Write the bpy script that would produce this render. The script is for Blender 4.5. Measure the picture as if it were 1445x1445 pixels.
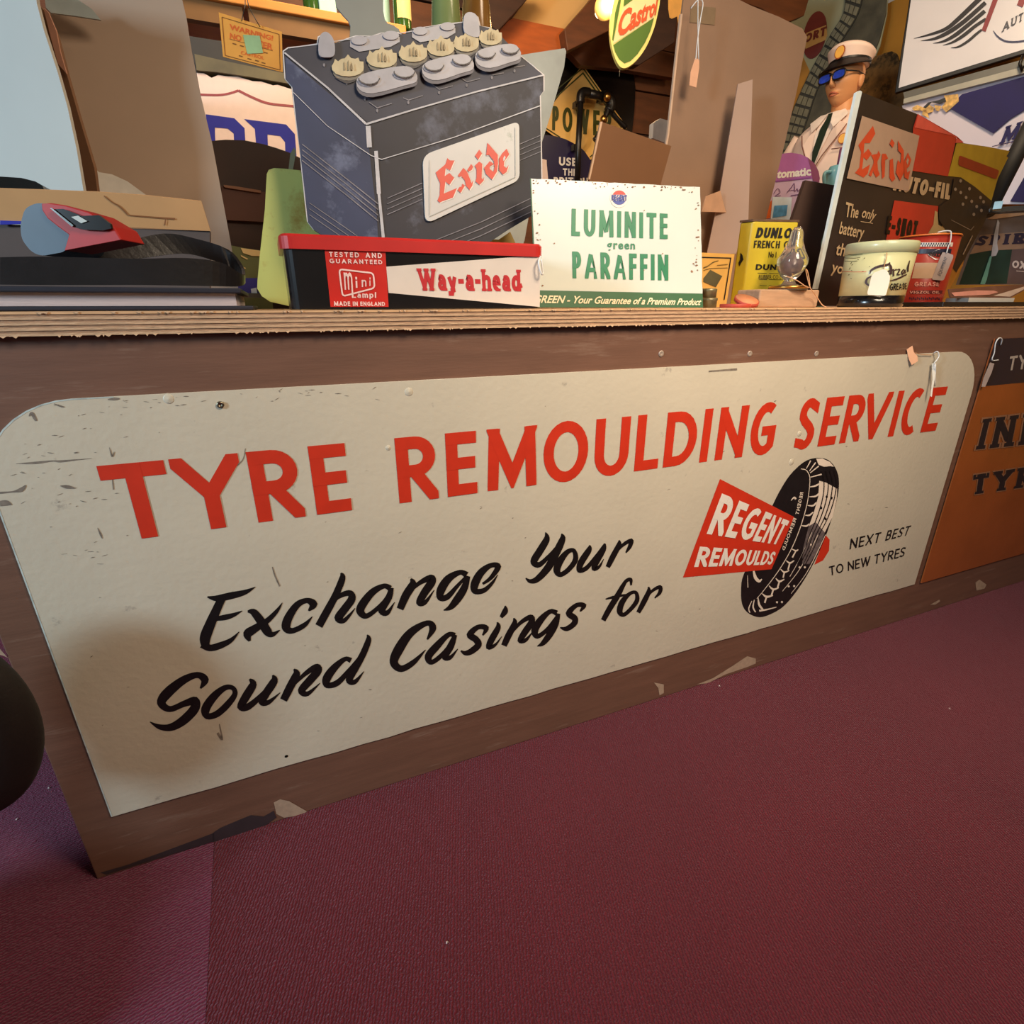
import bpy, math, random
from mathutils import Vector, Matrix
from mathutils.geometry import tessellate_polygon
random.seed(7)
for o in list(bpy.data.objects): bpy.data.objects.remove(o)
SC = bpy.context.scene
COL = SC.collection
# ---------------------------------------------------------------- camera
H = 0.82                                   # counter height
F_PX = 757.98
YAW, PITCH, ROLL = math.radians(22.6755), math.radians(20.9068), math.radians(0.186)
CAM = Vector((0.0, -0.7757, 0.8232))
_f = Vector((math.sin(YAW)*math.cos(PITCH), math.cos(YAW)*math.cos(PITCH), -math.sin(PITCH)))
_r = Vector((math.cos(YAW), -math.sin(YAW), 0.0))
_d = _f.cross(_r)
CR = math.cos(ROLL)*_r + math.sin(ROLL)*_d
CD = -math.sin(ROLL)*_r + math.cos(ROLL)*_d
cam_data = bpy.data.cameras.new('camera'); cam = bpy.data.objects.new('camera', cam_data); COL.objects.link(cam)
cam_data.sensor_width = 36.0; cam_data.lens = 36.0*F_PX/1445.0
cam_data.clip_start = 0.02; cam_data.clip_end = 50
rot = Matrix((CR, -CD, -_f)).transposed()
cam.matrix_world = Matrix.Translation(CAM) @ rot.to_4x4()
SC.camera = cam
# ---------------------------------------------------------------- world, lights, exposure
SC.view_settings.view_transform = 'Standard'; SC.view_settings.look = 'None'
SC.view_settings.gamma = 1.0; SC.view_settings.use_curve_mapping = False
SC.view_settings.exposure = 0.0
w = bpy.data.worlds.new('room_ambient'); SC.world = w; w.use_nodes = True
w.node_tree.nodes['Background'].inputs[0].default_value = (1.0, 0.80, 0.62, 1); w.node_tree.nodes['Background'].inputs[1].default_value = 0.20
def area(name, loc, target, size, power, color, sy=None):
    l = bpy.data.lights.new(name, 'AREA'); l.energy = power; l.color = color; l.size = size
    if sy: l.shape = 'RECTANGLE'; l.size_y = sy
    o = bpy.data.objects.new(name, l); COL.objects.link(o); o.location = loc
    o.rotation_euler = (Vector(target)-Vector(loc)).to_track_quat('-Z', 'Y').to_euler()
    return o
area('window_daylight', (-2.35, -0.98, 1.42), (0.1, 0.1, 0.8), 0.38, 62, (0.60, 0.83, 1.0), 0.55)
_lf = area('ceiling_lamp_front', (0.75, -1.05, 1.75), (0.72, 0.1, 0.60), 0.5, 12.5, (1.0, 0.80, 0.58), 0.5)
_lf.data.spread = math.radians(112)
area('ceiling_lamp_middle', (0.6, 1.0, 2.4), (0.5, 2.5, 1.5), 0.6, 29, (1.0, 0.72, 0.44))
area('fill_light_counter', (1.1, -0.35, 2.3), (1.1, 0.6, 1.0), 0.4, 7, (1.0, 0.76, 0.52))  # unseen fill, added to brighten the tall card and counter things
area('fill_light_back_left', (-0.3, 1.5, 2.4), (-0.2, 2.5, 1.3), 0.4, 6, (1.0, 0.88, 0.76))  # unseen fill, added to brighten the torn sign at the back
area('fill_light_right_wall', (2.2, 0.4, 2.4), (2.9, 0.9, 1.3), 0.4, 17, (1.0, 0.76, 0.50))  # unseen fill, placed to brighten the signs on the right wall
# ---------------------------------------------------------------- rays and planes
def ray(x, y): return _f*F_PX + CR*(x-722.5) + CD*(y-722.5)
def on_y(x, y, Y):
    d = ray(x, y); return CAM + d*((Y-CAM.y)/d.y)
def on_z(x, y, Z):
    d = ray(x, y); return CAM + d*((Z-CAM.z)/d.z)
def depth(x, y, t): return CAM + ray(x, y)*(t/F_PX)
class Plane:
    def __init__(s, A, n):
        s.A = Vector(A); s.n = Vector(n).normalized()
        if s.n.dot(CAM-s.A) < 0: s.n = -s.n
    def at(s, x, y, off=0.0):
        d = ray(x, y); t = (s.A-CAM).dot(s.n)/d.dot(s.n)
        return CAM + d*t + s.n*off
def level_plane(a, b, Y, lean=0.0, d=None):
    """upright plane whose edge a-b is level; a lies at world depth Y (or at distance d)"""
    A = on_y(a[0], a[1], Y) if d is None else depth(a[0], a[1], d)
    rb = ray(*b); B = CAM + rb*((A.z-CAM.z)/rb.z)
    u = (B-A).normalized(); n = Vector((u.y, -u.x, 0))
    if n.dot(CAM-A) < 0: n = -n
    if lean:
        n = (n*math.cos(math.radians(lean)) + Vector((0, 0, 1))*math.sin(math.radians(lean)))
    return Plane(A, n)
def y_plane(Y, yaw=0.0, x0=0.0, lean=0.0):
    n = Vector((math.sin(math.radians(yaw)), -math.cos(math.radians(yaw)), math.sin(math.radians(lean))))
    return Plane((x0, Y, H), n)
# ---------------------------------------------------------------- materials
def lin(c):
    return tuple(((v/255)/12.92 if v/255 <= 0.04045 else ((v/255+0.055)/1.055)**2.4) for v in c)
MATS = {}
def mat(name, rgb, rough=0.6, var=0.10, scale=30, bump=0.0, bscale=200, metal=0.0, coat=0.0, spot=None, spot_amt=0.35, spot_scale=25,
        emit=None, estr=0, alpha=None, trans=0, stretch=None, detail=4, spot2=None):
    if name in MATS: return MATS[name]
    m = bpy.data.materials.new(name); m.use_nodes = True; nt = m.node_tree; N = nt.nodes; L = nt.links
    b = N['Principled BSDF']; c = lin(rgb)
    b.inputs['Roughness'].default_value = rough; b.inputs['Metallic'].default_value = metal
    b.inputs['Coat Weight'].default_value = coat; b.inputs['Coat Roughness'].default_value = 0.15
    tc = N.new('ShaderNodeTexCoord'); mp = N.new('ShaderNodeMapping'); L.new(tc.outputs['Object'], mp.inputs[0])
    if stretch: mp.inputs['Scale'].default_value = stretch
    nz = N.new('ShaderNodeTexNoise'); nz.inputs['Scale'].default_value = scale; nz.inputs['Detail'].default_value = detail
    L.new(mp.outputs[0], nz.inputs['Vector'])
    rp = N.new('ShaderNodeValToRGB'); rp.color_ramp.elements[0].position = 0.3; rp.color_ramp.elements[1].position = 0.7
    rp.color_ramp.elements[0].color = (*[v*(1-var) for v in c], 1); rp.color_ramp.elements[1].color = (*[min(1, v*(1+var)) for v in c], 1)
    L.new(nz.outputs['Fac'], rp.inputs[0]); out = rp.outputs[0]
    for k, sp in enumerate([spot, spot2]):
        if sp:
            n2 = N.new('ShaderNodeTexNoise'); n2.inputs['Scale'].default_value = spot_scale*(1 if k == 0 else 0.3); n2.inputs['Detail'].default_value = 8
            n2.inputs['Roughness'].default_value = 0.7
            L.new(mp.outputs[0], n2.inputs['Vector'])
            r2 = N.new('ShaderNodeValToRGB'); e = r2.color_ramp.elements
            e[0].position = 1-spot_amt; e[0].color = (0, 0, 0, 1); e[1].position = min(1, 1-spot_amt+0.08); e[1].color = (1, 1, 1, 1)
            L.new(n2.outputs['Fac'], r2.inputs[0])
            mx = N.new('ShaderNodeMixRGB'); mx.inputs[2].default_value = (*lin(sp), 1)
            L.new(r2.outputs[0], mx.inputs[0]); L.new(out, mx.inputs[1]); out = mx.outputs[0]
    L.new(out, b.inputs['Base Color'])
    if bump:
        n3 = N.new('ShaderNodeTexNoise'); n3.inputs['Scale'].default_value = bscale; n3.inputs['Detail'].default_value = 3
        L.new(mp.outputs[0], n3.inputs['Vector'])
        bp = N.new('ShaderNodeBump'); bp.inputs['Strength'].default_value = bump; bp.inputs['Distance'].default_value = 0.002
        L.new(n3.outputs['Fac'], bp.inputs['Height']); L.new(bp.outputs[0], b.inputs['Normal'])
    if emit: b.inputs['Emission Color'].default_value = (*lin(emit), 1); b.inputs['Emission Strength'].default_value = estr
    if trans:
        b.inputs['Transmission Weight'].default_value = trans; b.inputs['IOR'].default_value = 1.45
    MATS[name] = m; return m
# ---------------------------------------------------------------- objects
WL = {}
def _link(o, parent, loc):
    COL.objects.link(o); WL[o] = Vector(loc)
    if parent is not None:
        o.parent = parent; o.location = Vector(loc)-WL[parent]
    else: o.location = loc
def tag(o, label, cat, group=None):
    o['label'] = label; o['category'] = cat
    if group: o['group'] = group
    return o
def thing(name, label, cat, loc, group=None):
    o = bpy.data.objects.new(name, None); o.empty_display_size = 0.02; _link(o, None, loc); return tag(o, label, cat, group)
class MB:
    def __init__(s): s.v = []; s.f = []; s.sm = []
    def add(s, vs, fs, smooth=False):
        k = len(s.v); s.v += [Vector(p) for p in vs]; s.f += [tuple(i+k for i in f) for f in fs]; s.sm += [smooth]*len(fs); return s
    def sheet(s, pts):
        tris = tessellate_polygon([[Vector(p) for p in pts]]); return s.add(pts, tris)
    def prism(s, pts, vec):
        n = len(pts); vec = Vector(vec); pts = [Vector(p) for p in pts]
        tris = tessellate_polygon([pts])
        vs = pts+[p+vec for p in pts]
        fs = [tuple(t) for t in tris]+[(a+n, c+n, b+n) for a, b, c in tris]
        fs += [(i, i+n, (i+1) % n+n, (i+1) % n) for i in range(n)]
        return s.add(vs, fs)
    def box(s, c, size, rz=0.0, rx=0.0, ry=0.0):
        R = Matrix.Rotation(rz, 3, 'Z') @ Matrix.Rotation(ry, 3, 'Y') @ Matrix.Rotation(rx, 3, 'X'); c = Vector(c); a, b, d = [v/2 for v in size]
        vs = [c+R@Vector((x, y, z)) for x in (-a, a) for y in (-b, b) for z in (-d, d)]
        return s.add(vs, [(0, 1, 3, 2), (4, 6, 7, 5), (0, 4, 5, 1), (2, 3, 7, 6), (0, 2, 6, 4), (1, 5, 7, 3)])
    def tube(s, pts, r, n=8, closed=False, cap=True):
        pts = [Vector(p) for p in pts]; m = len(pts); rs = r if isinstance(r, (list, tuple)) else [r]*m
        vs = []; prev = None
        for i, p in enumerate(pts):
            a = pts[(i-1) % m] if (closed or i > 0) else p; b = pts[(i+1) % m] if (closed or i < m-1) else p
            t = (b-a).normalized()
            if prev is None:
                ref = Vector((0, 0, 1)) if abs(t.z) < 0.9 else Vector((1, 0, 0)); u = t.cross(ref).normalized()
            else: u = (prev-t*prev.dot(t)).normalized()
            prev = u; v = t.cross(u)
            vs += [p+(u*math.cos(2*math.pi*k/n)+v*math.sin(2*math.pi*k/n))*rs[i] for k in range(n)]
        fs = []
        for i in range(m if closed else m-1):
            j = (i+1) % m
            fs += [(i*n+k, i*n+(k+1) % n, j*n+(k+1) % n, j*n+k) for k in range(n)]
        if cap and not closed: fs += [tuple(range(n))[::-1], tuple((m-1)*n+k for k in range(n))]
        return s.add(vs, fs, True)
    def lathe(s, prof, c, n=32, axis=(0, 0, 1), capends=True, rs=(1, 1)):
        c = Vector(c); q = Vector((0, 0, 1)).rotation_difference(Vector(axis)); vs = []
        for r, z in prof:
            vs += [c+q@Vector((r*rs[0]*math.cos(2*math.pi*k/n), r*rs[1]*math.sin(2*math.pi*k/n), z)) for k in range(n)]
        fs = []
        for i in range(len(prof)-1):
            fs += [(i*n+k, i*n+(k+1) % n, (i+1)*n+(k+1) % n, (i+1)*n+k) for k in range(n)]
        if capends: fs += [tuple(range(n))[::-1], tuple((len(prof)-1)*n+k for k in range(n))]
        return s.add(vs, fs, True)
    def ball(s, c, r, sc=(1, 1, 1), nu=20, nv=12, fn=None):
        c = Vector(c); vs = []; fs = []
        for j in range(nv+1):
            th = math.pi*j/nv
            for i in range(nu):
                ph = 2*math.pi*i/nu; p = Vector((math.sin(th)*math.cos(ph)*sc[0], math.sin(th)*math.sin(ph)*sc[1], math.cos(th)*sc[2]))*r
                if fn: p = fn(p)
                vs.append(c+p)
        for j in range(nv): fs += [(j*nu+i, (j+1)*nu+i, (j+1)*nu+(i+1) % nu, j*nu+(i+1) % nu) for i in range(nu)]
        return s.add(vs, fs, True)
    def loft(s, rings, smooth=True, cap=True):
        n = len(rings[0]); vs = [p for r in rings for p in r]; fs = []
        for i in range(len(rings)-1): fs += [(i*n+k, i*n+(k+1) % n, (i+1)*n+(k+1) % n, (i+1)*n+k) for k in range(n)]
        if cap: fs += [tuple(range(n))[::-1], tuple((len(rings)-1)*n+k for k in range(n))]
        return s.add(vs, fs, smooth)
def make(name, mb, m, parent=None, loc=None, label=None, bevel=0, subsurf=0):
    me = bpy.data.meshes.new(name)
    if loc is None: loc = WL[parent] if parent is not None else Vector((sum(v.x for v in mb.v)/len(mb.v), sum(v.y for v in mb.v)/len(mb.v), min(v.z for v in mb.v)))
    loc = Vector(loc)
    me.from_pydata([tuple(v-loc) for v in mb.v], [], mb.f); me.materials.append(m)
    me.polygons.foreach_set('use_smooth', mb.sm); me.update()
    o = bpy.data.objects.new(name, me); _link(o, parent, loc)
    if bevel:
        b = o.modifiers.new('bevel', 'BEVEL'); b.width = bevel; b.segments = 2; b.limit_method = 'ANGLE'
    if subsurf:
        b = o.modifiers.new('sub', 'SUBSURF'); b.levels = subsurf; b.render_levels = subsurf
    if label: o['label'] = label
    return o
def struct(name, mb, m, parent=None, loc=None, **k):
    o = make(name, mb, m, parent, loc, **k)
    if parent is None: o['kind'] = 'structure'
    return o
# ---------------------------------------------------------------- px helpers on planes
def tr(ox, oy, s):                          # crop coordinates -> photo pixels
    return lambda pts: [(ox+p[0]/s, oy+p[1]/s)+tuple(q/s for q in p[2:]) for p in pts]
def slab(P, px, th, off=0.0): return MB().prism([p if isinstance(p, Vector) else P.at(p[0], p[1], off) for p in px], -P.n*th)
def to_floor(a, b, Y, z=0.0):               # two lower corners under photo columns a and b
    return [Vector((on_y(a, 436, Y).x, Y, z)), Vector((on_y(b, 436, Y).x, Y, z))]
def ppoly(mb, P, px, off): return mb.sheet([P.at(x, y, off) for x, y in px])
def ellipse(cx, cy, rx, ry, n=24, a0=0, a1=360, rot=0):
    cr, sr = math.cos(math.radians(rot)), math.sin(math.radians(rot)); out = []
    m = n if a1-a0 >= 360 else n+1
    for i in range(m):
        a = math.radians(a0+(a1-a0)*i/n); x, y = rx*math.cos(a), ry*math.sin(a); out.append((cx+x*cr-y*sr, cy+x*sr+y*cr))
    return out
def rrect(q, r, n=5):                       # rounded corners of a polygon q, r = fraction of the edges or list
    out = []; m = len(q)
    for i, p in enumerate(q):
        rr = r[i] if isinstance(r, (list, tuple)) else r
        a, b = q[i-1], q[(i+1) % m]
        if rr <= 0: out.append(p); continue
        la = math.hypot(a[0]-p[0], a[1]-p[1]); lb = math.hypot(b[0]-p[0], b[1]-p[1])
        s_ = (p[0]+(a[0]-p[0])*rr/la, p[1]+(a[1]-p[1])*rr/la); e_ = (p[0]+(b[0]-p[0])*rr/lb, p[1]+(b[1]-p[1])*rr/lb)
        for k in range(n+1):
            t = k/n; out.append(tuple((1-t)**2*s_[j]+2*t*(1-t)*p[j]+t*t*e_[j] for j in (0, 1)))
    return out
def smooth(pts, sub=5, closed=False):
    out = []; m = len(pts)
    rng = range(m if closed else m-1)
    for i in rng:
        p0 = pts[(i-1) % m] if (closed or i > 0) else pts[i]; p1 = pts[i]; p2 = pts[(i+1) % m]; p3 = pts[(i+2) % m] if (closed or i+2 < m) else p2
        for k in range(sub):
            t = k/sub
            out.append(tuple(0.5*(2*p1[j]+(p2[j]-p0[j])*t+(2*p0[j]-5*p1[j]+4*p2[j]-p3[j])*t*t+(3*p1[j]-p0[j]-3*p2[j]+p3[j])*t**3) for j in range(len(p1))))
    if not closed: out.append(tuple(pts[-1]))
    return out
def ribbon2(pts, w=None, closed=False):
    """2D centre line (x, y[, w]) -> list of quads"""
    m = len(pts); L = []; R = []
    for i in range(m):
        p = pts[i]; a = pts[(i-1) % m] if (closed or i > 0) else None; b = pts[(i+1) % m] if (closed or i < m-1) else None
        ww = (w if w is not None else p[2])/2
        def nd(u, v):
            dx, dy = v[0]-u[0], v[1]-u[1]; l = math.hypot(dx, dy) or 1; return (-dy/l, dx/l)
        n1 = nd(a, p) if a else nd(p, b); n2 = nd(p, b) if b else nd(a, p)
        mx, my = n1[0]+n2[0], n1[1]+n2[1]; l2 = mx*mx+my*my
        if l2 < 0.35: mx, my = n1; k = 1.0
        else: k = 2/l2
        L.append((p[0]+mx*k*ww, p[1]+my*k*ww)); R.append((p[0]-mx*k*ww, p[1]-my*k*ww))
    q = []
    for i in range(m if closed else m-1):
        j = (i+1) % m; q.append([L[i], L[j], R[j], R[i]])
    return q
def stroke(mb, P, pts, off, w=None, closed=False, sm=True, sub=5):
    if sm: pts = smooth(pts, sub, closed)
    mb.ns = getattr(mb, 'ns', 0)+1; off = off*(1+.1*(mb.ns % 4))
    for qi, q in enumerate(ribbon2(pts, w, closed)): mb.add([P.at(x, y, off*(1+.04*(qi % 2))) for x, y in q], [(0, 1, 2, 3)])
    return mb
def clip(q, lo, hi):
    for ax, sgn, v in ((0, 1, lo[0]), (0, -1, hi[0]), (1, 1, lo[1]), (1, -1, hi[1])):
        out = []
        for i in range(len(q)):
            a, b = q[i-1], q[i]; da, db = sgn*(a[ax]-v), sgn*(b[ax]-v)
            if (da >= 0) != (db >= 0):
                t = da/(da-db); out.append((a[0]+(b[0]-a[0])*t, a[1]+(b[1]-a[1])*t))
            if db >= 0: out.append(b)
        q = out
        if not q: return q
    return q
# stroke alphabet: (width, [strokes]) in a unit box; ('a',cx,cy,rx,ry,a0,a1) is an arc
G = {
'A': (.85, [[(0, 0), (.5, 1), (1, 0)], [(.2, .3), (.8, .3)]]),
'B': (.62, [[(0, 0), (0, 1)], [(0, 1), (.55, 1), ('a', .55, .77, .38, .23, 90, -90), (0, .54)], [(0, .54), (.6, .54), ('a', .6, .27, .4, .27, 90, -90), (0, 0)]]),
'C': (.8, [[('a', .62, .5, .62, .5, 62, 298)]]),
'D': (.78, [[(0, 0), (0, 1)], [(0, 1), (.35, 1), ('a', .35, .5, .65, .5, 90, -90), (0, 0)]]),
'E': (.56, [[(0, 0), (0, 1)], [(0, 1), (1, 1)], [(0, .52), (.92, .52)], [(0, 0), (1, 0)]]),
'F': (.54, [[(0, 0), (0, 1)], [(0, 1), (1, 1)], [(0, .52), (.9, .52)]]),
'G': (.86, [[('a', .6, .5, .6, .5, 60, 300), (1, .12), (1, .46), (.62, .46)]]),
'H': (.72, [[(0, 0), (0, 1)], [(1, 0), (1, 1)], [(0, .52), (1, .52)]]),
'I': (.2, [[(.5, 0), (.5, 1)]]),
'J': (.4, [[(1, 1), (1, .25), ('a', .5, .25, .5, .25, 0, -120)]]),
'K': (.68, [[(0, 0), (0, 1)], [(1, 1), (.05, .5)], [(.3, .6), (1, 0)]]),
'L': (.54, [[(0, 1), (0, 0), (1, 0)]]),
'M': (.95, [[(0, 0), (.05, 1)], [(.05, 1), (.5, .12), (.95, 1)], [(.95, 1), (1, 0)]]),
'N': (.76, [[(0, 0), (0, 1)], [(0, 1), (1, 0)], [(1, 0), (1, 1)]]),
'O': (.9, ['O']),
'P': (.6, [[(0, 0), (0, 1)], [(0, 1), (.5, 1), ('a', .5, .73, .5, .27, 90, -90), (0, .46)]]),
'R': (.68, [[(0, 0), (0, 1)], [(0, 1), (.45, 1), ('a', .45, .74, .5, .26, 90, -90), (0, .48)], [(.38, .48), (1, 0)]]),
'S': (.6, [[(.95, .93), ('a', .52, .76, .5, .24, 60, 200), (.25, .58), (.75, .43), ('a', .5, .24, .5, .24, 20, -125), (.02, .06)]]),
'T': (.7, [[(0, 1), (1, 1)], [(.5, 1), (.5, 0)]]),
'U': (.74, [[(0, 1), (0, .35), ('a', .5, .35, .5, .35, 180, 360), (1, 1)]]),
'V': (.8, [[(0, 1), (.5, 0), (1, 1)]]),
'W': (1.15, [[(0, 1), (.25, 0)], [(.25, 0), (.5, .95)], [(.5, .95), (.75, 0)], [(.75, 0), (1, 1)]]),
'X': (.75, [[(0, 1), (1, 0)], [(0, 0), (1, 1)]]),
'Y': (.76, [[(0, 1), (.5, .48)], [(1, 1), (.5, .48), (.5, 0)]]),
'Z': (.7, [[(0, 1), (1, 1), (0, 0), (1, 0)]]),
'-': (.35, [[(0, .42), (1, .42)]]), '!': (.2, [[(.5, .3), (.5, 1)], [(.5, 0), (.5, .08)]]), '.': (.2, [[(.5, 0), (.5, .1)]]),
'a': (.55, [[(.1, .6), ('a', .5, .42, .5, .26, 140, 0), (1, 0)], [(1, .36), ('a', .45, .18, .45, .18, 90, 360)]]),
'e': (.55, [[(.02, .34), (1, .34), ('a', .5, .34, .5, .34, 0, 310)]]),
'd': (.6, [[(1, 0), (1, 1)], [(1, .55), ('a', .5, .34, .5, .34, 60, 300), (1, .1)]]),
'h': (.6, [[(0, 0), (0, 1)], [(0, .45), ('a', .5, .42, .5, .26, 150, 0), (1, 0)]]),
'y': (.62, [[(0, .68), (.5, .05)], [(1, .68), (.35, -.3), (0, -.3)]]),
'i': (.2, [[(.5, 0), (.5, .6)], [(.5, .9), (.5, 1)]]),
'n': (.55, [[(0, 0), (0, .68)], [(0, .4), ('a', .5, .42, .5, .26, 160, 0), (1, 0)]]),
'm': (.85, [[(0, 0), (0, .68)], [(0, .45), ('a', .25, .45, .25, .23, 160, 0), (.5, 0)], [(.5, .45), ('a', .75, .45, .25, .23, 160, 0), (1, 0)]]),
'r': (.38, [[(0, 0), (0, .68)], [(0, .4), ('a', .6, .38, .6, .3, 160, 60)]]),
'g': (.58, [[('a', .5, .34, .5, .34, 30, 330)], [(1, .68), (1, -.1), ('a', .5, -.1, .5, .2, 0, -150)]]),
'o': (.6, ['o']), 'l': (.2, [[(.5, 0), (.5, 1)]]), 't': (.4, [[(.4, .9), (.4, .15), (.6, 0), (1, 0)], [(0, .68), (1, .68)]]),
's': (.45, [[(.95, .6), (.6, .68), (.2, .6), (.15, .46), (.85, .24), (.8, .06), (.4, 0), (.02, .06)]]),
'c': (.52, [[('a', .55, .34, .55, .34, 50, 310)]]), 'u': (.56, [[(0, .68), (0, .24), ('a', .5, .24, .5, .24, 180, 360), (1, .68)], [(1, .3), (1, 0)]]),
'p': (.6, [[(0, -.3), (0, .68)], ['x']]), 'b': (.6, [[(0, 0), (0, 1)], [('a', .5, .34, .5, .34, 150, -150)]]),
}
G['p'] = (.6, [[(0, -.3), (0, .68)], [('a', .5, .34, .5, .34, 150, -150)]])
def glyph(ch, W, Hh, t, serif=0):
    """quads of one letter in a W x Hh box with stroke t"""
    class PL(list):
        k = 0
        def append(s, q): list.append(s, (s.k, q))
    polys = PL(); iw, ih = W-t, Hh-t
    def mp(p): return (t/2+p[0]*iw, t/2+p[1]*ih)
    for kk, st in enumerate(G[ch][1]):
        closed = False; polys.k = kk
        if st == 'O' or st == 'o':
            hh = 1 if st == 'O' else .68
            pts = [mp((.5+.5*math.cos(a), hh/2+hh/2*math.sin(a))) for a in [2*math.pi*i/28 for i in range(28)]]; closed = True
        else:
            pts = []
            for p in st:
                if p[0] == 'a':
                    _, cx, cy, rx, ry, a0, a1 = p
                    nn = max(3, int(abs(a1-a0)/14))
                    pts += [mp((cx+rx*math.cos(math.radians(a0+(a1-a0)*i/nn)), cy+ry*math.sin(math.radians(a0+(a1-a0)*i/nn)))) for i in range(nn+1)]
                else: pts.append(mp(p))
            pts = [p for i, p in enumerate(pts) if i == 0 or math.hypot(p[0]-pts[i-1][0], p[1]-pts[i-1][1]) > 1e-5]
            if serif:
                for e in (0, -1):
                    x, y = pts[e]; nb = pts[1] if e == 0 else pts[-2]
                    if abs(nb[1]-y) > abs(nb[0]-x)*0.8 and (y < t or y > Hh-t*1.1) and ch not in 'CGS':
                        yy = 0 if y < t else Hh-t*.55; polys.k = kk+2+.3*e
                        polys.append([(x-t*serif, yy), (x+t*serif, yy), (x+t*serif, yy+t*.55), (x-t*serif, yy+t*.55)])
            polys.k = kk
            # square caps, long enough for the box to trim slanted ends
            def ext(a, b, k):
                dx, dy = a[0]-b[0], a[1]-b[1]; l = math.hypot(dx, dy) or 1; return (a[0]+dx/l*k, a[1]+dy/l*k)
            k0 = t*.5 if not (0.15 < abs(pts[0][0]-pts[1][0])/(abs(pts[0][1]-pts[1][1])+1e-6) < 6) else t*1.1
            k1 = t*.5 if not (0.15 < abs(pts[-1][0]-pts[-2][0])/(abs(pts[-1][1]-pts[-2][1])+1e-6) < 6) else t*1.1
            curved0 = st[0][0] == 'a'; curved1 = st[-1][0] == 'a'
            if not curved0 and (pts[0][1] < t or pts[0][1] > Hh-t or k0 < t): pts[0] = ext(pts[0], pts[1], k0)
            if not curved1 and (pts[-1][1] < t or pts[-1][1] > Hh-t or k1 < t): pts[-1] = ext(pts[-1], pts[-2], k1)
        for qi, q in enumerate(ribbon2(pts, t, closed)):
            polys.k = kk+.5*(qi % 2)
            q = clip(q, (-t*(serif or 0), -Hh*.4), (W+t*(serif or 0), Hh)) if ch in 'ypg' else clip(q, (-t*(serif or 0), 0), (W+t*(serif or 0), Hh))
            if len(q) >= 3: polys.append(q)
    return polys
def homog(q):                                # unit square -> quad BL, BR, TR, TL
    (x0, y0), (x1, y1), (x2, y2), (x3, y3) = q
    dx1, dx2, sx = x1-x2, x3-x2, x0-x1+x2-x3; dy1, dy2, sy = y1-y2, y3-y2, y0-y1+y2-y3
    den = dx1*dy2-dx2*dy1; g = (sx*dy2-dx2*sy)/den; h = (dx1*sy-sx*dy1)/den
    a, b, c = x1-x0+g*x1, x3-x0+h*x3, x0; d, e, f = y1-y0+g*y1, y3-y0+h*y3, y0
    return lambda u, v: ((a*u+b*v+c)/(g*u+h*v+1), (d*u+e*v+f)/(g*u+h*v+1))
def text(mb, P, s, quad, off, t=.16, gap=.16, space=.45, serif=0, xs=1.0, shear=0.0):
    """stroke lettering s fitted into the px quad (BL, BR, TR, TL) on plane P"""
    h = homog(quad); x = 0; items = []
    for ch in s:
        if ch == ' ': x += space; continue
        W = max(G[ch][0]*xs, t*(1 if ch in 'Iil!.' else 1.6)); items.append((ch, x, W)); x += W+gap
    tot = max(x-gap, 1e-3)
    for ch, x0, W in items:
        for k, q in glyph(ch, W, 1.0, t, serif):
            mb.add([P.at(*h((p[0]+x0+p[1]*shear)/tot, p[1]), off*(1+.12*k)+.0001*k) for p in q], [tuple(range(len(q)))])
    return mb
_fc = {}
def btext(mb, P, s, quad, off, bold=0.0, shear=0.0, sp=1.0):
    """round small lettering from Blender's own outline font, fitted into the px quad"""
    c = bpy.data.curves.new('t', 'FONT'); c.body = s; c.offset = bold; c.shear = shear; c.space_character = sp; c.resolution_u = 3
    o = bpy.data.objects.new('t', c); me = o.to_mesh()
    vs = [v.co.copy() for v in me.vertices]; fs = [tuple(p.vertices) for p in me.polygons]
    if not vs: return mb
    x0 = min(v.x for v in vs); x1 = max(v.x for v in vs); h = homog(quad)
    mb.add([P.at(*h((v.x-x0)/(x1-x0), v.y/0.72), off) for v in vs], fs)
    o.to_mesh_clear(); bpy.data.objects.remove(o); bpy.data.curves.remove(c); return mb
def tube_px(mb, pts, r, n=6, sub=4, w=None):
    """pts (px, py, depth Y)"""
    q = smooth(pts, sub) if sub > 1 else pts
    return mb.tube([on_y(a, b, c) for a, b, c in q], r, n)
# ================================================================= MATERIALS
m_ply = mat('plywood_edge', (200, 164, 130), .75, .15, 60, .5, 120, stretch=(1, 6, 6))
m_ply2 = mat('plywood_edge_dark', (166, 130, 102), .8, .2, 60, .5, 120, stretch=(1, 6, 6))
m_plytop = mat('plywood_top', (196, 132, 78), .55, .1, 8, .15, 60, stretch=(1, 8, 1))
m_panel = mat('counter_brown', (116, 82, 66), .5, .10, 9, .12, 40, stretch=(1, 1, 9), spot=(132, 102, 86), spot_amt=.42, spot_scale=5)
m_sign = mat('cream_enamel', (206, 196, 176), .42, .04, 6, .25, 90, spot=(168, 158, 144), spot_amt=.36, spot_scale=26, coat=.15)
m_red = mat('sign_red', (205, 50, 24), .5, .06, 40)
m_black = mat('print_black', (16, 13, 13), .45, .2, 60)
m_white = mat('print_white', (236, 226, 214), .5, .04, 20)
m_darkbrown = mat('dark_brown', (50, 26, 14), .6, .2, 12)
m_card = mat('brown_card', (150, 118, 94), .8, .08, 7, .15, 220)
m_string = mat('white_string', (225, 225, 225), .8, .05, 50)
m_tag = mat('paper_tag', (232, 226, 212), .8, .04, 30)
m_steel = mat('steel_screw', (150, 140, 120), .35, .1, 200, metal=1)
m_dark = mat('near_black', (18, 14, 12), .5, .3, 20)
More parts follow.
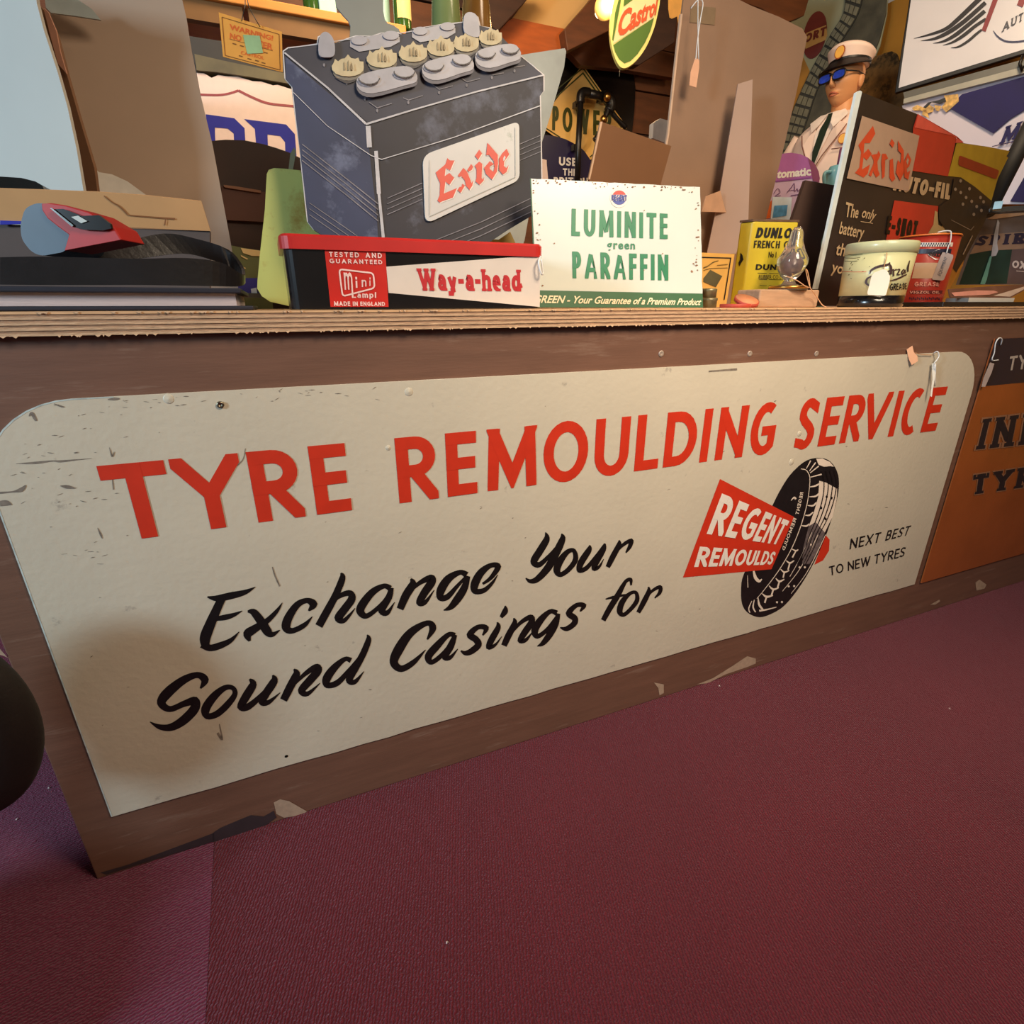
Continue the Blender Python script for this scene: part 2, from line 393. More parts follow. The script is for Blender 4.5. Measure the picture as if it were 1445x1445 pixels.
m_iron = mat('black_iron', (26, 22, 20), .35, .3, 40, .2, 100)
# ================================================================= FLOOR
def carpet(name, ang, c1):
    m = bpy.data.materials.new(name); m.use_nodes = True; nt = m.node_tree; N = nt.nodes; L = nt.links; b = N['Principled BSDF']
    b.inputs['Roughness'].default_value = .95; b.inputs['Specular IOR Level'].default_value = .1
    b.inputs['Sheen Weight'].default_value = .25; b.inputs['Sheen Roughness'].default_value = .6; b.inputs['Sheen Tint'].default_value = (1, .6, .75, 1)
    tc = N.new('ShaderNodeTexCoord'); mp = N.new('ShaderNodeMapping'); mp.inputs['Rotation'].default_value = (0, 0, ang); L.new(tc.outputs['Object'], mp.inputs[0])
    wv = N.new('ShaderNodeTexWave'); wv.inputs['Scale'].default_value = 70; wv.inputs['Distortion'].default_value = 5; wv.inputs['Detail'].default_value = 3; wv.inputs['Detail Scale'].default_value = 3
    L.new(mp.outputs[0], wv.inputs['Vector'])
    nz = N.new('ShaderNodeTexNoise'); nz.inputs['Scale'].default_value = 330; nz.inputs['Detail'].default_value = 3; L.new(mp.outputs[0], nz.inputs['Vector'])
    n2 = N.new('ShaderNodeTexNoise'); n2.inputs['Scale'].default_value = 4; n2.inputs['Detail'].default_value = 4; L.new(mp.outputs[0], n2.inputs['Vector'])
    ad = N.new('ShaderNodeMath'); ad.operation = 'ADD'; L.new(wv.outputs['Fac'], ad.inputs[0]); L.new(nz.outputs['Fac'], ad.inputs[1])
    r = N.new('ShaderNodeValToRGB'); e = r.color_ramp.elements; e[0].position = .35; e[1].position = 1.0
    ml = N.new('ShaderNodeMath'); ml.operation = 'MULTIPLY'; ml.inputs[1].default_value = .62; L.new(ad.outputs[0], ml.inputs[0]); L.new(ml.outputs[0], r.inputs[0])
    c = lin(c1); e[0].color = (*[v*.68 for v in c], 1); e[1].color = (*[v*1.25 for v in c], 1)
    mx = N.new('ShaderNodeMixRGB'); mx.blend_type = 'MULTIPLY'; mx.inputs[0].default_value = .35; L.new(r.outputs[0], mx.inputs[1]); L.new(n2.outputs['Fac'], mx.inputs[2])
    L.new(mx.outputs[0], b.inputs['Base Color'])
    bp = N.new('ShaderNodeBump'); bp.inputs['Strength'].default_value = .8; bp.inputs['Distance'].default_value = .003; L.new(ad.outputs[0], bp.inputs['Height']); L.new(bp.outputs[0], b.inputs['Normal'])
    return m
fl = struct('floor', MB().box((0.8, 0.6, -0.03), (7.2, 7.2, 0.04)), mat('floor_base', (60, 40, 36), .9, .1, 10), loc=(0.8, 0.6, -0.05))
sa = on_z(303, 1170, 0); sb = on_z(290, 1445, 0); sd = (sb-sa).normalized(); A = sa-sd*0.55; B = sb+sd*1.2
A0 = sa+(sa-sb).normalized()*3.2; B0 = sb+sd*2.5
nrm = Vector((sd.y, -sd.x, 0)); nrm = nrm if nrm.x < 0 else -nrm
left = [A0+nrm*.0003, B0+nrm*.0003, Vector((B0.x-3, B0.y-.2, 0)), Vector((A0.x-3.4, A0.y, 0))]
right = [A0-nrm*.0003, Vector((4.3, A0.y, 0)), Vector((4.3, B0.y, 0)), B0-nrm*.0003]
for pts, ang in ((left, math.radians(80)), (right, math.radians(18))):
    make('carpet_strip', MB().prism([Vector((p.x, p.y, 0)) for p in pts], (0, 0, -.01)), carpet('maroon_carpet', ang, (124, 44, 70) if pts is left else (108, 26, 36)), fl, loc=(0, 0, 0))  # purple of daylight and red of lamplight put into the strip colours
m_fluff = mat('white_fluff', (225, 205, 200), .9, .1, 50)
for i, (x, y) in enumerate([(631, 1330), (1340, 1000), (1015, 968), (46, 1094), (69, 1112), (24, 1156)]):
    p = on_z(x, y, .001); mb = MB()
    for k in range(5):
        a = random.random()*6.28; mb.tube([p+Vector((math.cos(a)*.0018, math.sin(a)*.0018, 0)), p+Vector((random.uniform(-.001, .001), 0, .0018)), p-Vector((math.cos(a+.8)*.002, math.sin(a+.8)*.002, 0))], .00035, 5)
    lb = ['tiny white fluff alone on the open carpet in front', 'tiny white fluff on the lamplit carpet far right', 'tiny white fluff on carpet close to counter foot right of centre', 'upper white thread on daylit carpet left of counter corner', 'white thread nearest the counter corner on daylit carpet', 'lowest white thread at the left edge of carpet'][i]
    tag(make('carpet_fluff', mb, m_fluff), lb, 'lint', 'fluff on the carpet')
# ================================================================= COUNTER
PX0 = -0.3718; XR = 3.0
ct = thing('counter', 'brown painted shop counter with a raw plywood top standing on maroon carpet', 'counter', (1.2, .3, 0))
make('front_panel', MB().box(((PX0+XR)/2, .006, (H-.0251)/2), (XR-PX0, .012, H-.0251)), m_panel, ct, bevel=.002)
make('end_panel', MB().box((PX0+.009, .4, (H-.0251)/2), (.018, .77, H-.0251)), m_panel, ct)
for k in range(9):
    z = H-.0251+.0251*(k+.5)/9
    make('ply_layer', MB().box(((PX0-.03+XR)/2, .374+(.0006 if k % 2 else 0), z), (XR-PX0+.03, .772-(.0012 if k % 2 else 0), .0251/9)), mat('plywood_lip', (214, 170, 126), .7, .1, 40, stretch=(1, 6, 6)) if k == 8 else (m_ply if k % 2 == 0 else m_ply2), ct)
# splintered fringe under and over the edge
mb = MB()
for k in range(320):
    x = PX0+random.random()*2.3; top = random.random() < .4; z = H-.0012 if top else H-.0251
    l = random.uniform(.002, .008); mb.add([(x, -.0125, z+.0008), (x+l, -.0125, z+.0008), (x+l*.5, -.0137, z-random.uniform(.0008, .002)), ], [(0, 1, 2)])
sp = make('splinters', mb, m_ply, ct); sp['kind'] = 'stuff'
PANEL = Plane((0, 0, 0), (0, -1, 0))
for poly in [tr(300, 1060, 5.558)([(480, 400), (530, 375), (600, 390), (740, 470), (700, 500), (560, 520), (500, 490)]),
             tr(850, 860, 5.78)([(770, 610), (900, 560), (1060, 460), (1180, 380), (1250, 400), (1250, 440), (1190, 465), (1000, 530), (860, 600)]),
             tr(850, 860, 5.78)([(420, 595), (500, 610), (500, 680), (465, 700), (455, 640)]),
             tr(1240, 700, 7.05)([(960, 860), (1000, 830), (1070, 880), (1050, 920), (970, 940)]),
             tr(1240, 700, 7.05)([(510, 1080), (600, 1030), (610, 1045), (560, 1080)]),
             tr(0, 900, 4.013)([(0, 60), (12, 75), (45, 112), (20, 100), (0, 95)])]:
    make('bare_scuff', ppoly(MB(), PANEL, poly, .0006), mat('bare_chip', (176, 150, 128), .8, .12, 80), ct)
mb = MB()
ppoly(mb, PANEL, tr(300, 1060, 5.558)([(0, 640), (60, 600), (200, 540), (300, 500), (400, 510), (480, 465), (500, 520), (420, 580), (250, 640), (0, 715)]), .0005)
ppoly(mb, PANEL, [(142, 1231), (180, 1220), (240, 1198), (302, 1175), (302, 1187), (230, 1209), (150, 1234)], .0005)
make('scorched_patch', mb, mat('dark_scuff', (58, 46, 50), .6, .1, 40), ct)
for x, y in ((933, 499), (1058, 499), (1152, 499)):
    p = PANEL.at(x, y, .0)
    s_ = make('screw', MB().lathe([(.0001, .0003), (.0022, .0003), (.0048, .0014), (.0054, .0006), (.0054, .0)], p, 14, (0, -1, 0)), mat('pale_screw', (196, 176, 160), .45, .1, metal=.5), ct)
# ================================================================= MAIN SIGN
SX0, SX1, SZ0, SZ1 = -0.3266, 1.5103, .1140, .7259
SG = Plane((0, -.0035, 0), (0, -1, 0))
def corner(cx, cz, r, a0, a1, n=10): return [Vector((cx+r*math.cos(math.radians(a0+(a1-a0)*i/n)), -.0035, cz+r*math.sin(math.radians(a0+(a1-a0)*i/n)))) for i in range(n+1)]
out = corner(SX0+.10, SZ1-.10, .10, 180, 90)+corner(SX1-.10, SZ1-.10, .10, 90, 0)
def edge_noise(a, b, n):
    return [a.lerp(b, i/n)+Vector((0, 0, random.uniform(-.0012, .0012))) for i in range(1, n)]
bl, br = Vector((SX0, -.0035, SZ0)), Vector((SX1, -.0035, SZ0))
out = out+[br]+edge_noise(br, bl, 40)+[bl]
sg = thing('painted_sign', 'long cream tyre remoulding service sign screwed to the front of the brown counter', 'sign', (.59, -.002, SZ0))
make('board', MB().prism(out, (0, .0030, 0)), m_sign, sg, loc=(SX0, -.002, SZ0), bevel=.0008)
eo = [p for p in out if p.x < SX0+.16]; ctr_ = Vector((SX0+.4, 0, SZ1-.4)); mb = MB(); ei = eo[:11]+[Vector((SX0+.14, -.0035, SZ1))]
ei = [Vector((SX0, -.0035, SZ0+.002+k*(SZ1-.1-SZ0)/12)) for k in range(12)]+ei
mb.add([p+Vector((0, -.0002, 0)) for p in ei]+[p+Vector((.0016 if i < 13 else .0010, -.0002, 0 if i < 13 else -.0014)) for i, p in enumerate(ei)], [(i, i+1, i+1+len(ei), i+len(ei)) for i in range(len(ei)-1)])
make('pale_edge_strip', mb, mat('pale_metal_edge', (206, 220, 216), .4, .3, 60, metal=.2), sg)  # thin pale strip along the left edge and upper left corner
T5 = tr(120, 560, 2.408); T6 = tr(700, 540, 3.44); T4 = tr(1000, 540, 3.61)
def X(x, y): return SG.at(x, y).x
zc = [SG.at(135.8, 657.6).z, SG.at(1333.6, 545.5).z]; zb = [SG.at(199, 760).z, SG.at(1320, 607.3).z]
xa, xb = X(135.8, 657.6), X(1333.6, 545.5)
def zl(p, x): return p[0]+(p[1]-p[0])*(x-xa)/(xb-xa)
LT = [('T', (136, 657.6), (230, 648)), ('Y', (237, 647), (334.7, 638)), ('R', (346.3, 636.8), (431.5, 727)), ('E', (433.5, 627.7), (496.7, 717.8)),
      ('R', (556, 616), (619, 700.4)), ('E', (627.5, 609.8), (673.6, 693.7)), ('M', (687, 640), (757.5, 620)), ('O', (766.9, 636), (830.5, 618.5)), ('U', (839, 640), (890.6, 586.5)),
      ('L', (894.5, 662.7), (927.6, 658.6)), ('D', (935, 657.7), (984.5, 604)), ('I', (986.3, 651), (997.4, 649)), ('N', (1008, 647.6), (1048, 635)), ('G', (1058, 618.5), (1098, 585)),
      ('S', (1121, 625), (1156, 573)), ('E', (1153.5, 628), (1178, 623)), ('R', (1184, 624), (1211, 620.3)), ('V', (1226, 554), (1261.8, 551)), ('I', (1251.5, 614.8), (1261.8, 613)),
      ('C', (1271.5, 592.6), (1305, 560)), ('E', (1298.6, 608.7), (1320, 606.5))]
for ch, a, b in LT:
    mb = MB()
    x0, x1 = X(*a), X(*b); h0, h1 = zl(zb, x0), zl(zc, x0)
    Hh = h1-h0; ov = Hh*.02 if ch in 'OSCGU' else 0
    for k, q in glyph(ch, x1-x0, Hh+ov*(1 if ch == 'U' else 2), Hh*.185):
        mb.add([(x0+p[0], -.0040-.00015*k, h0-ov+p[1]) for p in q], [tuple(range(len(q)))])
    make('letter', mb, m_red, sg)
A_ = tr(200, 740, 4.014); B_ = tr(540, 740, 3.44)
SA = [
 [(372, 410, 8), (425, 418, 34), (500, 404, 40), (585, 383, 28), (643, 354, 4)], [(455, 415, 46), (425, 480, 50), (390, 560, 58), (360, 640, 62), (362, 690, 44)],
 [(345, 675, 50), (385, 698, 38), (440, 686, 38), (505, 655, 26), (552, 607, 4)], [(410, 535, 22), (470, 526, 32), (520, 512, 24), (569, 489, 4)],
 [(600, 492, 12), (635, 498, 40), (680, 555, 50), (712, 605, 50), (740, 622, 30), (782, 598, 5)], [(796, 443, 4), (765, 490, 22), (710, 545, 32), (640, 590, 45), (600, 620, 50), (612, 660, 14)],
 [(945, 488, 10), (972, 452, 44), (935, 430, 30), (880, 455, 38), (832, 525, 48), (818, 580, 50), (850, 602, 32), (920, 570, 28), (966, 521, 4)],
 [(1128, 274, 8), (1136, 305, 36), (1098, 400, 40), (1050, 490, 44), (1003, 575, 44)], [(1042, 490, 10), (1105, 415, 24), (1172, 388, 34), (1190, 420, 44), (1148, 480, 46), (1115, 528, 46), (1142, 545, 28), (1180, 510, 16), (1208, 474, 4)],
 [(1408, 362, 34), (1372, 348, 28), (1310, 380, 40), (1255, 445, 48), (1238, 490, 46), (1272, 518, 30), (1340, 470, 24), (1405, 395, 16)], [(1414, 358, 26), (1400, 410, 38), (1360, 480, 44), (1390, 500, 28), (1432, 440, 4)],
 [(333, 928, 10), (358, 880, 44), (315, 852, 34), (235, 882, 46), (145, 955, 58), (112, 1010, 48), (160, 1045, 34), (240, 1015, 36), (300, 1000, 50), (298, 1045, 54), (235, 1110, 52), (165, 1148, 42), (100, 1145, 28), (47, 1117, 4)],
 [(610, 875, 10), (630, 905, 42), (590, 975, 48), (562, 1030, 40), (605, 1030, 38), (690, 955, 26), (748, 872, 12)], [(742, 852, 8), (750, 885, 42), (705, 955, 46), (682, 1005, 38), (720, 1005, 26), (784, 952, 4)],
 [(862, 818, 8), (876, 848, 42), (840, 920, 46), (803, 994, 42)], [(845, 925, 10), (920, 850, 24), (985, 808, 36), (998, 828, 44), (950, 885, 46), (905, 940, 40), (940, 958, 26), (1010, 898, 4)],
 [(1185, 770, 30), (1150, 762, 26), (1090, 812, 42), (1048, 872, 48), (1052, 910, 34), (1110, 895, 34), (1175, 825, 24), (1225, 760, 14)], [(1277, 624, 6), (1284, 655, 32), (1250, 740, 38), (1205, 820, 42), (1175, 880, 38), (1208, 890, 26), (1258, 832, 4)],
]
SB = [
 [(137, 262, 8), (145, 290, 36), (112, 345, 40), (84, 410, 34)], [(110, 350, 10), (170, 290, 20), (228, 260, 32), (238, 278, 40), (200, 335, 38), (180, 378, 34), (208, 376, 20), (250, 318, 4)],
 [(408, 245, 32), (375, 232, 24), (320, 262, 38), (284, 315, 42), (280, 355, 30), (315, 350, 28), (365, 295, 18), (408, 250, 14)], [(414, 250, 22), (395, 310, 36), (360, 365, 38), (328, 402, 26), (296, 416, 5)],
 [(485, 288, 12), (525, 258, 20), (560, 205, 28), (525, 198, 24), (478, 232, 36), (448, 285, 40), (448, 322, 30), (490, 320, 24), (530, 285, 16), (558, 244, 4)],
 [(790, 38, 4), (796, 70, 30), (765, 125, 36), (734, 178, 34), (760, 195, 26), (810, 150, 18), (850, 100, 10)], [(868, 44, 4), (872, 72, 30), (838, 145, 38), (800, 212, 36), (750, 265, 30), (716, 275, 20), (694, 260, 5)],
 [(1005, 100, 6), (1000, 125, 28), (962, 185, 32), (955, 222, 24), (990, 210, 22), (1035, 155, 16), (1072, 100, 8)], [(1078, 92, 8), (1070, 120, 28), (1036, 180, 32), (1026, 214, 22), (1050, 205, 14), (1072, 168, 3)],
 [(1148, 76, 6), (1146, 100, 24), (1115, 160, 28), (1092, 207, 22)], [(1125, 145, 8), (1165, 100, 16), (1205, 78, 20), (1200, 105, 20), (1180, 137, 8)],
 [(216, 558, 8), (243, 503, 34), (215, 478, 26), (135, 525, 40), (78, 605, 48), (54, 668, 40), (90, 700, 32), (150, 668, 26), (208, 608, 4)],
 [(350, 538, 26), (318, 535, 24), (262, 590, 36), (222, 640, 36), (238, 668, 24), (290, 630, 22), (345, 560, 14)], [(352, 535, 20), (330, 590, 34), (302, 640, 32), (328, 645, 20), (364, 604, 4)],
 [(485, 538, 8), (502, 503, 26), (462, 498, 24), (424, 534, 32), (452, 558, 32), (464, 584, 32), (430, 615, 30), (400, 624, 22), (379, 612, 6)],
 [(556, 474, 6), (560, 500, 26), (530, 555, 32), (515, 594, 26), (545, 585, 14), (578, 543, 3)], [(595, 394, 5), (594, 420, 28), (574, 450, 16)],
 [(636, 454, 6), (640, 480, 26), (610, 540, 32), (588, 588, 28)], [(610, 545, 10), (665, 480, 18), (716, 450, 26), (722, 475, 32), (690, 522, 32), (668, 562, 26), (695, 560, 18), (728, 520, 3)],
 [(845, 430, 26), (812, 422, 22), (765, 465, 34), (738, 515, 34), (752, 542, 24), (798, 510, 20), (842, 450, 14)], [(852, 432, 20), (838, 485, 30), (805, 542, 32), (775, 578, 22), (750, 590, 4)],
 [(958, 422, 8), (976, 394, 24), (940, 392, 22), (904, 430, 30), (932, 456, 30), (928, 482, 28), (892, 506, 24), (861, 500, 5)],
 [(1205, 295, 8), (1203, 268, 18), (1178, 278, 18), (1140, 345, 28), (1100, 410, 28), (1070, 465, 24)], [(1082, 362, 6), (1130, 350, 14), (1212, 336, 4)],
 [(1290, 302, 6), (1290, 328, 22), (1265, 380, 26), (1240, 427, 20)], [(1268, 370, 8), (1305, 325, 14), (1345, 303, 18), (1345, 330, 18), (1320, 357, 6)],
]
mb = MB()
for s_ in SA: stroke(mb, SG, A_(s_), .0004)
for s_ in SB: stroke(mb, SG, B_(s_), .0004)
for s_, T in (([(515, 925, 26), (470, 925, 32), (408, 975, 46), (362, 1045, 50), (375, 1085, 36), (430, 1070, 38), (490, 1015, 38), (528, 960, 30)], A_),
              ([(928, 128, 20), (898, 132, 24), (862, 175, 34), (845, 220, 34), (862, 243, 24), (900, 220, 24), (935, 172, 26)], B_),
              ([(1228, 330, 16), (1198, 336, 18), (1163, 375, 28), (1150, 420, 28), (1168, 438, 20), (1202, 412, 20), (1234, 368, 22)], B_)):
    stroke(mb, SG, T(s_), .0004, closed=True)
make('script_lettering', mb, m_black, sg, label='black brush script lettering in two lines')
# red plate + tyre drawing
R_ = tr(950, 630, 5.78)
ty = MB(); outer = [(1180, 93), (1260, 108), (1320, 170), (1350, 260), (1345, 380), (1310, 530), (1255, 700), (1180, 880), (1085, 1060), (980, 1215), (880, 1320), (760, 1382), (680, 1390), (600, 1350), (560, 1280), (553, 1180), (562, 1080), (610, 960), (700, 720), (800, 500), (870, 360), (950, 235), (1040, 145), (1110, 105)]
ppoly(ty, SG, R_(smooth(outer, 3, True)), .0002)
make('ink_shade', ppoly(MB(), SG, R_([(1105, 650), (1160, 615), (1200, 660), (1238, 700), (1180, 850), (1110, 960), (1050, 960), (1060, 820)]), .00035), mat('ink_grey', (104, 92, 92), .5, .4, 90), sg)
make('tyre_print', ty, mat('tyre_ink', (22, 17, 19), .5, .3, 60), sg, label='black printed tyre picture')
mb = MB()
zones = [[(1190, 280), (1245, 295), (1336, 345), (1332, 430), (1300, 570), (1235, 700), (1200, 660), (1160, 615), (1105, 650), (1145, 540), (1182, 410)], [(1165, 100), (1215, 98), (1275, 125), (1310, 165), (1280, 160), (1230, 165), (1185, 150)],
         [(1150, 560), (1190, 600), (1180, 700), (1090, 880), (1040, 960), (1060, 800), (1110, 660)]]
for i, z in enumerate(zones[:2]): ppoly(mb, SG, R_(z), .0004)
for k in range(11):                           # side lugs
    t = k/10; a = (1065+30*math.sin(t*2.2)-330*t*t, 250+1000*t) 
for a in [[(1110, 200, 6), (1160, 130, 10)], [(1115, 215, 6), (1185, 160, 10)], [(1118, 250, 6), (1215, 225, 12)], [(1085, 180, 5), (1120, 115, 9)], [(1112, 330, 6), (1160, 320, 14), (1215, 290, 10)],
          [(1108, 410, 6), (1160, 405, 14), (1192, 378, 10)], [(1095, 480, 6), (1140, 482, 14), (1165, 455, 8)], [(1075, 560, 6), (1110, 560, 14), (1140, 535, 8)], [(1045, 645, 6), (1085, 648, 14), (1108, 630, 8)],
          [(965, 835, 6), (1000, 850, 12), (1018, 840, 8)], [(1000, 850, 10), (970, 905, 12)], [(920, 930, 6), (950, 950, 14), (985, 930, 8)], [(950, 950, 12), (935, 1005, 12)], [(875, 1000, 6), (905, 1025, 14), (945, 1010, 8)], [(905, 1025, 12), (895, 1070, 12)],
          [(835, 1075, 6), (865, 1100, 16), (905, 1082, 8)], [(865, 1100, 12), (850, 1150, 14)], [(780, 1135, 6), (815, 1165, 16), (860, 1150, 8)], [(815, 1165, 12), (800, 1215, 14)], [(725, 1200, 6), (760, 1225, 18), (812, 1215, 8)], [(760, 1225, 12), (745, 1275, 14)],
          [(690, 1230, 6), (700, 1290, 18), (730, 1330, 14)], [(660, 1250, 6), (650, 1310, 12), (670, 1350, 10)], [(640, 1260, 5), (615, 1320, 9), (625, 1355, 8)], [(700, 1340, 16), (760, 1330, 12), (840, 1310, 6)], [(1110, 330, 4), (1090, 470, 6), (1035, 660, 6), (960, 840, 6), (860, 1010, 6), (740, 1170, 5), (680, 1240, 4)],
          [(1110, 330, 5), (1112, 250, 6), (1085, 195, 6), (1040, 182, 5)], [(960, 440, 6), (985, 415, 12), (998, 430, 16)], [(655, 1015, 14), (670, 1070, 26), (700, 1098, 22), (722, 1080, 6)], [(605, 1050, 3), (608, 1150, 6)],
          [(1240, 720, 5), (1180, 850, 6), (1080, 1040, 5), (960, 1200, 4)], [(1180, 720, 5), (1100, 880, 6), (1010, 1030, 5), (890, 1180, 4)], [(1130, 700, 4), (1040, 900, 5), (950, 1060, 4)]]:
    stroke(mb, SG, R_(a), .0004)
for x, y in ((1030, 985), (1072, 985), (940, 1140), (985, 1138), (845, 1270), (885, 1268), (1120, 800)): ppoly(mb, SG, R_(ellipse(x, y, 9, 9, 8)), .0005)
text(mb, SG, 'REGENT', R_([(1060, 375), (1020, 560), (995, 550), (1035, 372)]), .0005, .18); text(mb, SG, 'REMOULD', R_([(1005, 590), (905, 850), (885, 838), (980, 580)]), .0005, .18)
hl_ = make('tyre_highlight', mb, mat('ink_highlight', (232, 214, 196), .5, .05, 60), sg); hl_['kind'] = 'stuff'
mb = MB()
for o_ in (0, 38, 76, 112): stroke(mb, SG, R_([(1205+o_*.9, 200, 7), (1228+o_*.9, 300, 7), (1215+o_*.85, 430, 8), (1170+o_*.8, 580, 8), (1110+o_*.7, 720, 6), (1075+o_*.62, 830, 6), (1010+o_*.6, 960, 6)]), .0007)
for x, y in ((1205, 500), (1250, 410), (1240, 590), (1290, 420)): ppoly(mb, SG, R_(ellipse(x, y, 9, 12, 8)), .0007)
make('tread_line', mb, m_black, sg)
mb = MB(); ppoly(mb, SG, R_([(1245, 725), (1275, 760), (1270, 850), (1220, 930), (1150, 965), (1190, 860)]), .0003)
ppoly(mb, SG, R_([(380, 265), (985, 575), (800, 1000), (78, 1068)]), .0006)
make('red_plate_print', mb, m_red, sg)
mb = MB()
text(mb, SG, 'REGENT', R_([(270, 712), (850, 800), (945, 608), (395, 382)]), .0009, .19, gap=.12, xs=.85)
text(mb, SG, 'REMOULDS', R_([(168, 982), (800, 962), (838, 858), (215, 815)]), .0009, .2, gap=.1, xs=.9)
make('plate_lettering', mb, m_white, sg, label='white lettering on the red plate')
N_ = tr(1150, 700, 8.5); mb = MB()
text(mb, SG, 'NEXT BEST', N_([(412, 640), (1110, 468), (1155, 350), (428, 510)]), .0006, .15, gap=.22, space=.55)
make('small_lettering', mb, m_black, sg, label='small black capital lettering at lower right, upper line'); mb = MB()
text(mb, SG, 'TO NEW TYRES', N_([(175, 955), (1065, 722), (1090, 605), (165, 845)]), .0006, .15, gap=.16, space=.4)
make('small_lettering', mb, m_black, sg, label='small black capital lettering at lower right, lower line')
# scratches, rust stains, dents
mb = MB()
for s_ in [tr(0, 540, 6.57)([(150, 750, 3), (330, 742, 22), (480, 725, 12), (560, 728, 20), (700, 715, 10), (850, 702, 3)]), tr(0, 540, 6.57)([(0, 1020, 20), (120, 1010, 14), (200, 990, 40), (240, 950, 12)]),
           tr(0, 540, 6.57)([(560, 955, 6), (620, 965, 34), (690, 975, 12)]), tr(0, 540, 6.57)([(0, 1120, 50), (60, 1115, 50), (110, 1130, 10)]), tr(0, 540, 6.57)([(905, 1345, 4), (935, 1410, 18), (950, 1445, 6)]),
           tr(0, 540, 6.57)([(1040, 860, 8), (1052, 990, 12)]), tr(0, 540, 6.57)([(1015, 600, 4), (1040, 680, 16), (1060, 640, 8)]), tr(0, 540, 6.57)([(500, 195, 6), (570, 220, 16), (600, 225, 5)]),
           tr(0, 540, 6.57)([(270, 310, 8), (295, 285, 30), (330, 340, 24), (345, 350, 6)]), tr(0, 540, 6.57)([(1000, 155, 8), (1060, 150, 26), (1110, 148, 10)]), tr(200, 740, 4.014)([(740, 240, 6), (755, 290, 8), (782, 350, 8)]),
           tr(200, 740, 4.014)([(430, 1180, 14), (455, 1215, 12), (440, 1130, 5)]), tr(120, 560, 2.408)([(470, 205, 2), (500, 238, 5), (535, 215, 4), (545, 175, 2)]), [(1000, 524, 2), (1040, 521, 3)]]:
    stroke(mb, SG, s_, .0003)
rr = random.Random(5)
for k in range(150):
    u = rr.random(); x, y = (rr.uniform(0, 190), rr.uniform(585, 800)) if u < .45 else ((rr.uniform(20, 560), 0) if u < .7 else (rr.uniform(100, 1300), rr.uniform(560, 1050)))
    if y == 0: y = 571-x*.054+abs(rr.gauss(0, 9))+(30*max(0, 1-x/70))
    q = SG.at(x, y)
    if not (SX0+.02 < q.x < SX1-.02 and SZ0+.02 < q.z < SZ1-.004) or (x < 60 and y < 625): continue
    l = rr.uniform(1.5, 9 if u < .7 else 5); a = rr.uniform(-.6, .3); stroke(mb, SG, [(x, y, .3), (x+l*.5*math.cos(a), y+l*.5*math.sin(a), rr.uniform(.4, 1.4)), (x+l*math.cos(a), y+l*math.sin(a), .3)], .0003, sm=False)
rs_ = make('rust_scratch', mb, mat('rust_mark', (128, 116, 104), .7, .3, 120), sg); rs_['kind'] = 'stuff'
make('drill_hole', MB().lathe([(.0001, 0), (.0026, 0)], SG.at(404, 1067, .0005), 12, (0, -1, 0)), m_black, sg)
p = SG.at(311, 571, .0005)
make('screw', MB().lathe([(.0045, .0), (.0042, .0018), (.0028, .0022), (.0015, .001), (.0001, .0008)], p, 16, (0, -1, 0)), m_steel, sg)
for x, y, r_ in ((1117, 652, .0035), (238, 563, .003), (548, 632, .002), (1128, 612, .003), (577, 553, .003)):
    pp = SG.at(x, y, 0); make('dent', MB().lathe([(r_*2.4, -.0002), (r_*1.6, .0002), (r_*.8, .0007), (r_*.3, .001), (.0001, .0011)], pp, 16, (0, -1, 0)), m_sign, sg)
# price tags on the sign
def string_px(mb, pts, r=.0011): return tube_px(mb, pts, r)
t_ = thing('string_tag', 'folded white string tag hooked over the upper right corner of the cream sign', 'tag', SG.at(1320, 560, .006))
mb = MB(); string_px(mb, [(1318, 498, -.006), (1323, 496, -.012), (1325, 502, -.014), (1322, 508, -.014), (1318, 514, -.012), (1316, 530, -.01), (1320, 514, -.014), (1319, 545, -.013)], .0013)
make('string', mb, m_string, t_)
TP = Plane(on_y(1318, 530, -.014), (-.6, -1, 0)); make('paper', slab(TP, [(1315, 513), (1321, 512), (1320, 530), (1317, 545), (1315, 560), (1313, 559), (1316, 535)], .0008), m_tag, t_)
t_ = thing('price_tag', 'small pinkish tag taped over top edge of the cream sign', 'tag', SG.at(1288, 515, .004))
make('paper', slab(Plane(on_y(1288, 510, -.009), (-.2, -1, .1)), tr(1240, 440, 7.05)([(280, 375), (335, 338), (350, 400), (385, 440), (390, 490), (330, 530), (300, 470)]), .0008), mat('pink_tag', (232, 178, 144), .8, .05, 50), t_)
mb = MB(); string_px(mb, [(1292, 498, -.009), (1299, 500, -.008), (1316, 501, -.007)], .0008); make('string', mb, mat('tan_string', (200, 150, 110), .8), t_)
# ================================================================= SECOND SIGN (orange)
IP = Plane((0, -.006, 0), (0, -1, 0)); I_ = tr(1240, 440, 7.05)
isn = thing('enamel_sign', 'dark topped orange tyre sign standing right of the cream sign against the counter', 'sign', IP.at(1400, 800))
brd = [IP.at(1405, 478), IP.at(1300, 823)]; zt, zb_ = brd[0].z, brd[1].z; x0 = (brd[0].x+brd[1].x)/2
zmid = IP.at(1388, 545).z
iq = [(x0, -.006, zt), (x0+.9, -.006, zt), (x0+.9, -.006, zb_), (x0, -.006, zb_)]
make('board', MB().prism(iq, (0, .003, 0)), mat('orange_enamel', (158, 84, 38), .35, .12, 7, .2, 60, spot=(110, 60, 36), spot_amt=.33, spot_scale=12, coat=.3), isn)
make('navy_band', MB().sheet([(x0, -.0064, zt), (x0+.9, -.0064, zt), (x0+.9, -.0064, zmid), (x0, -.0064, zmid)]), mat('navy_enamel', (34, 30, 48), .3, .1, 20, coat=.3), isn)
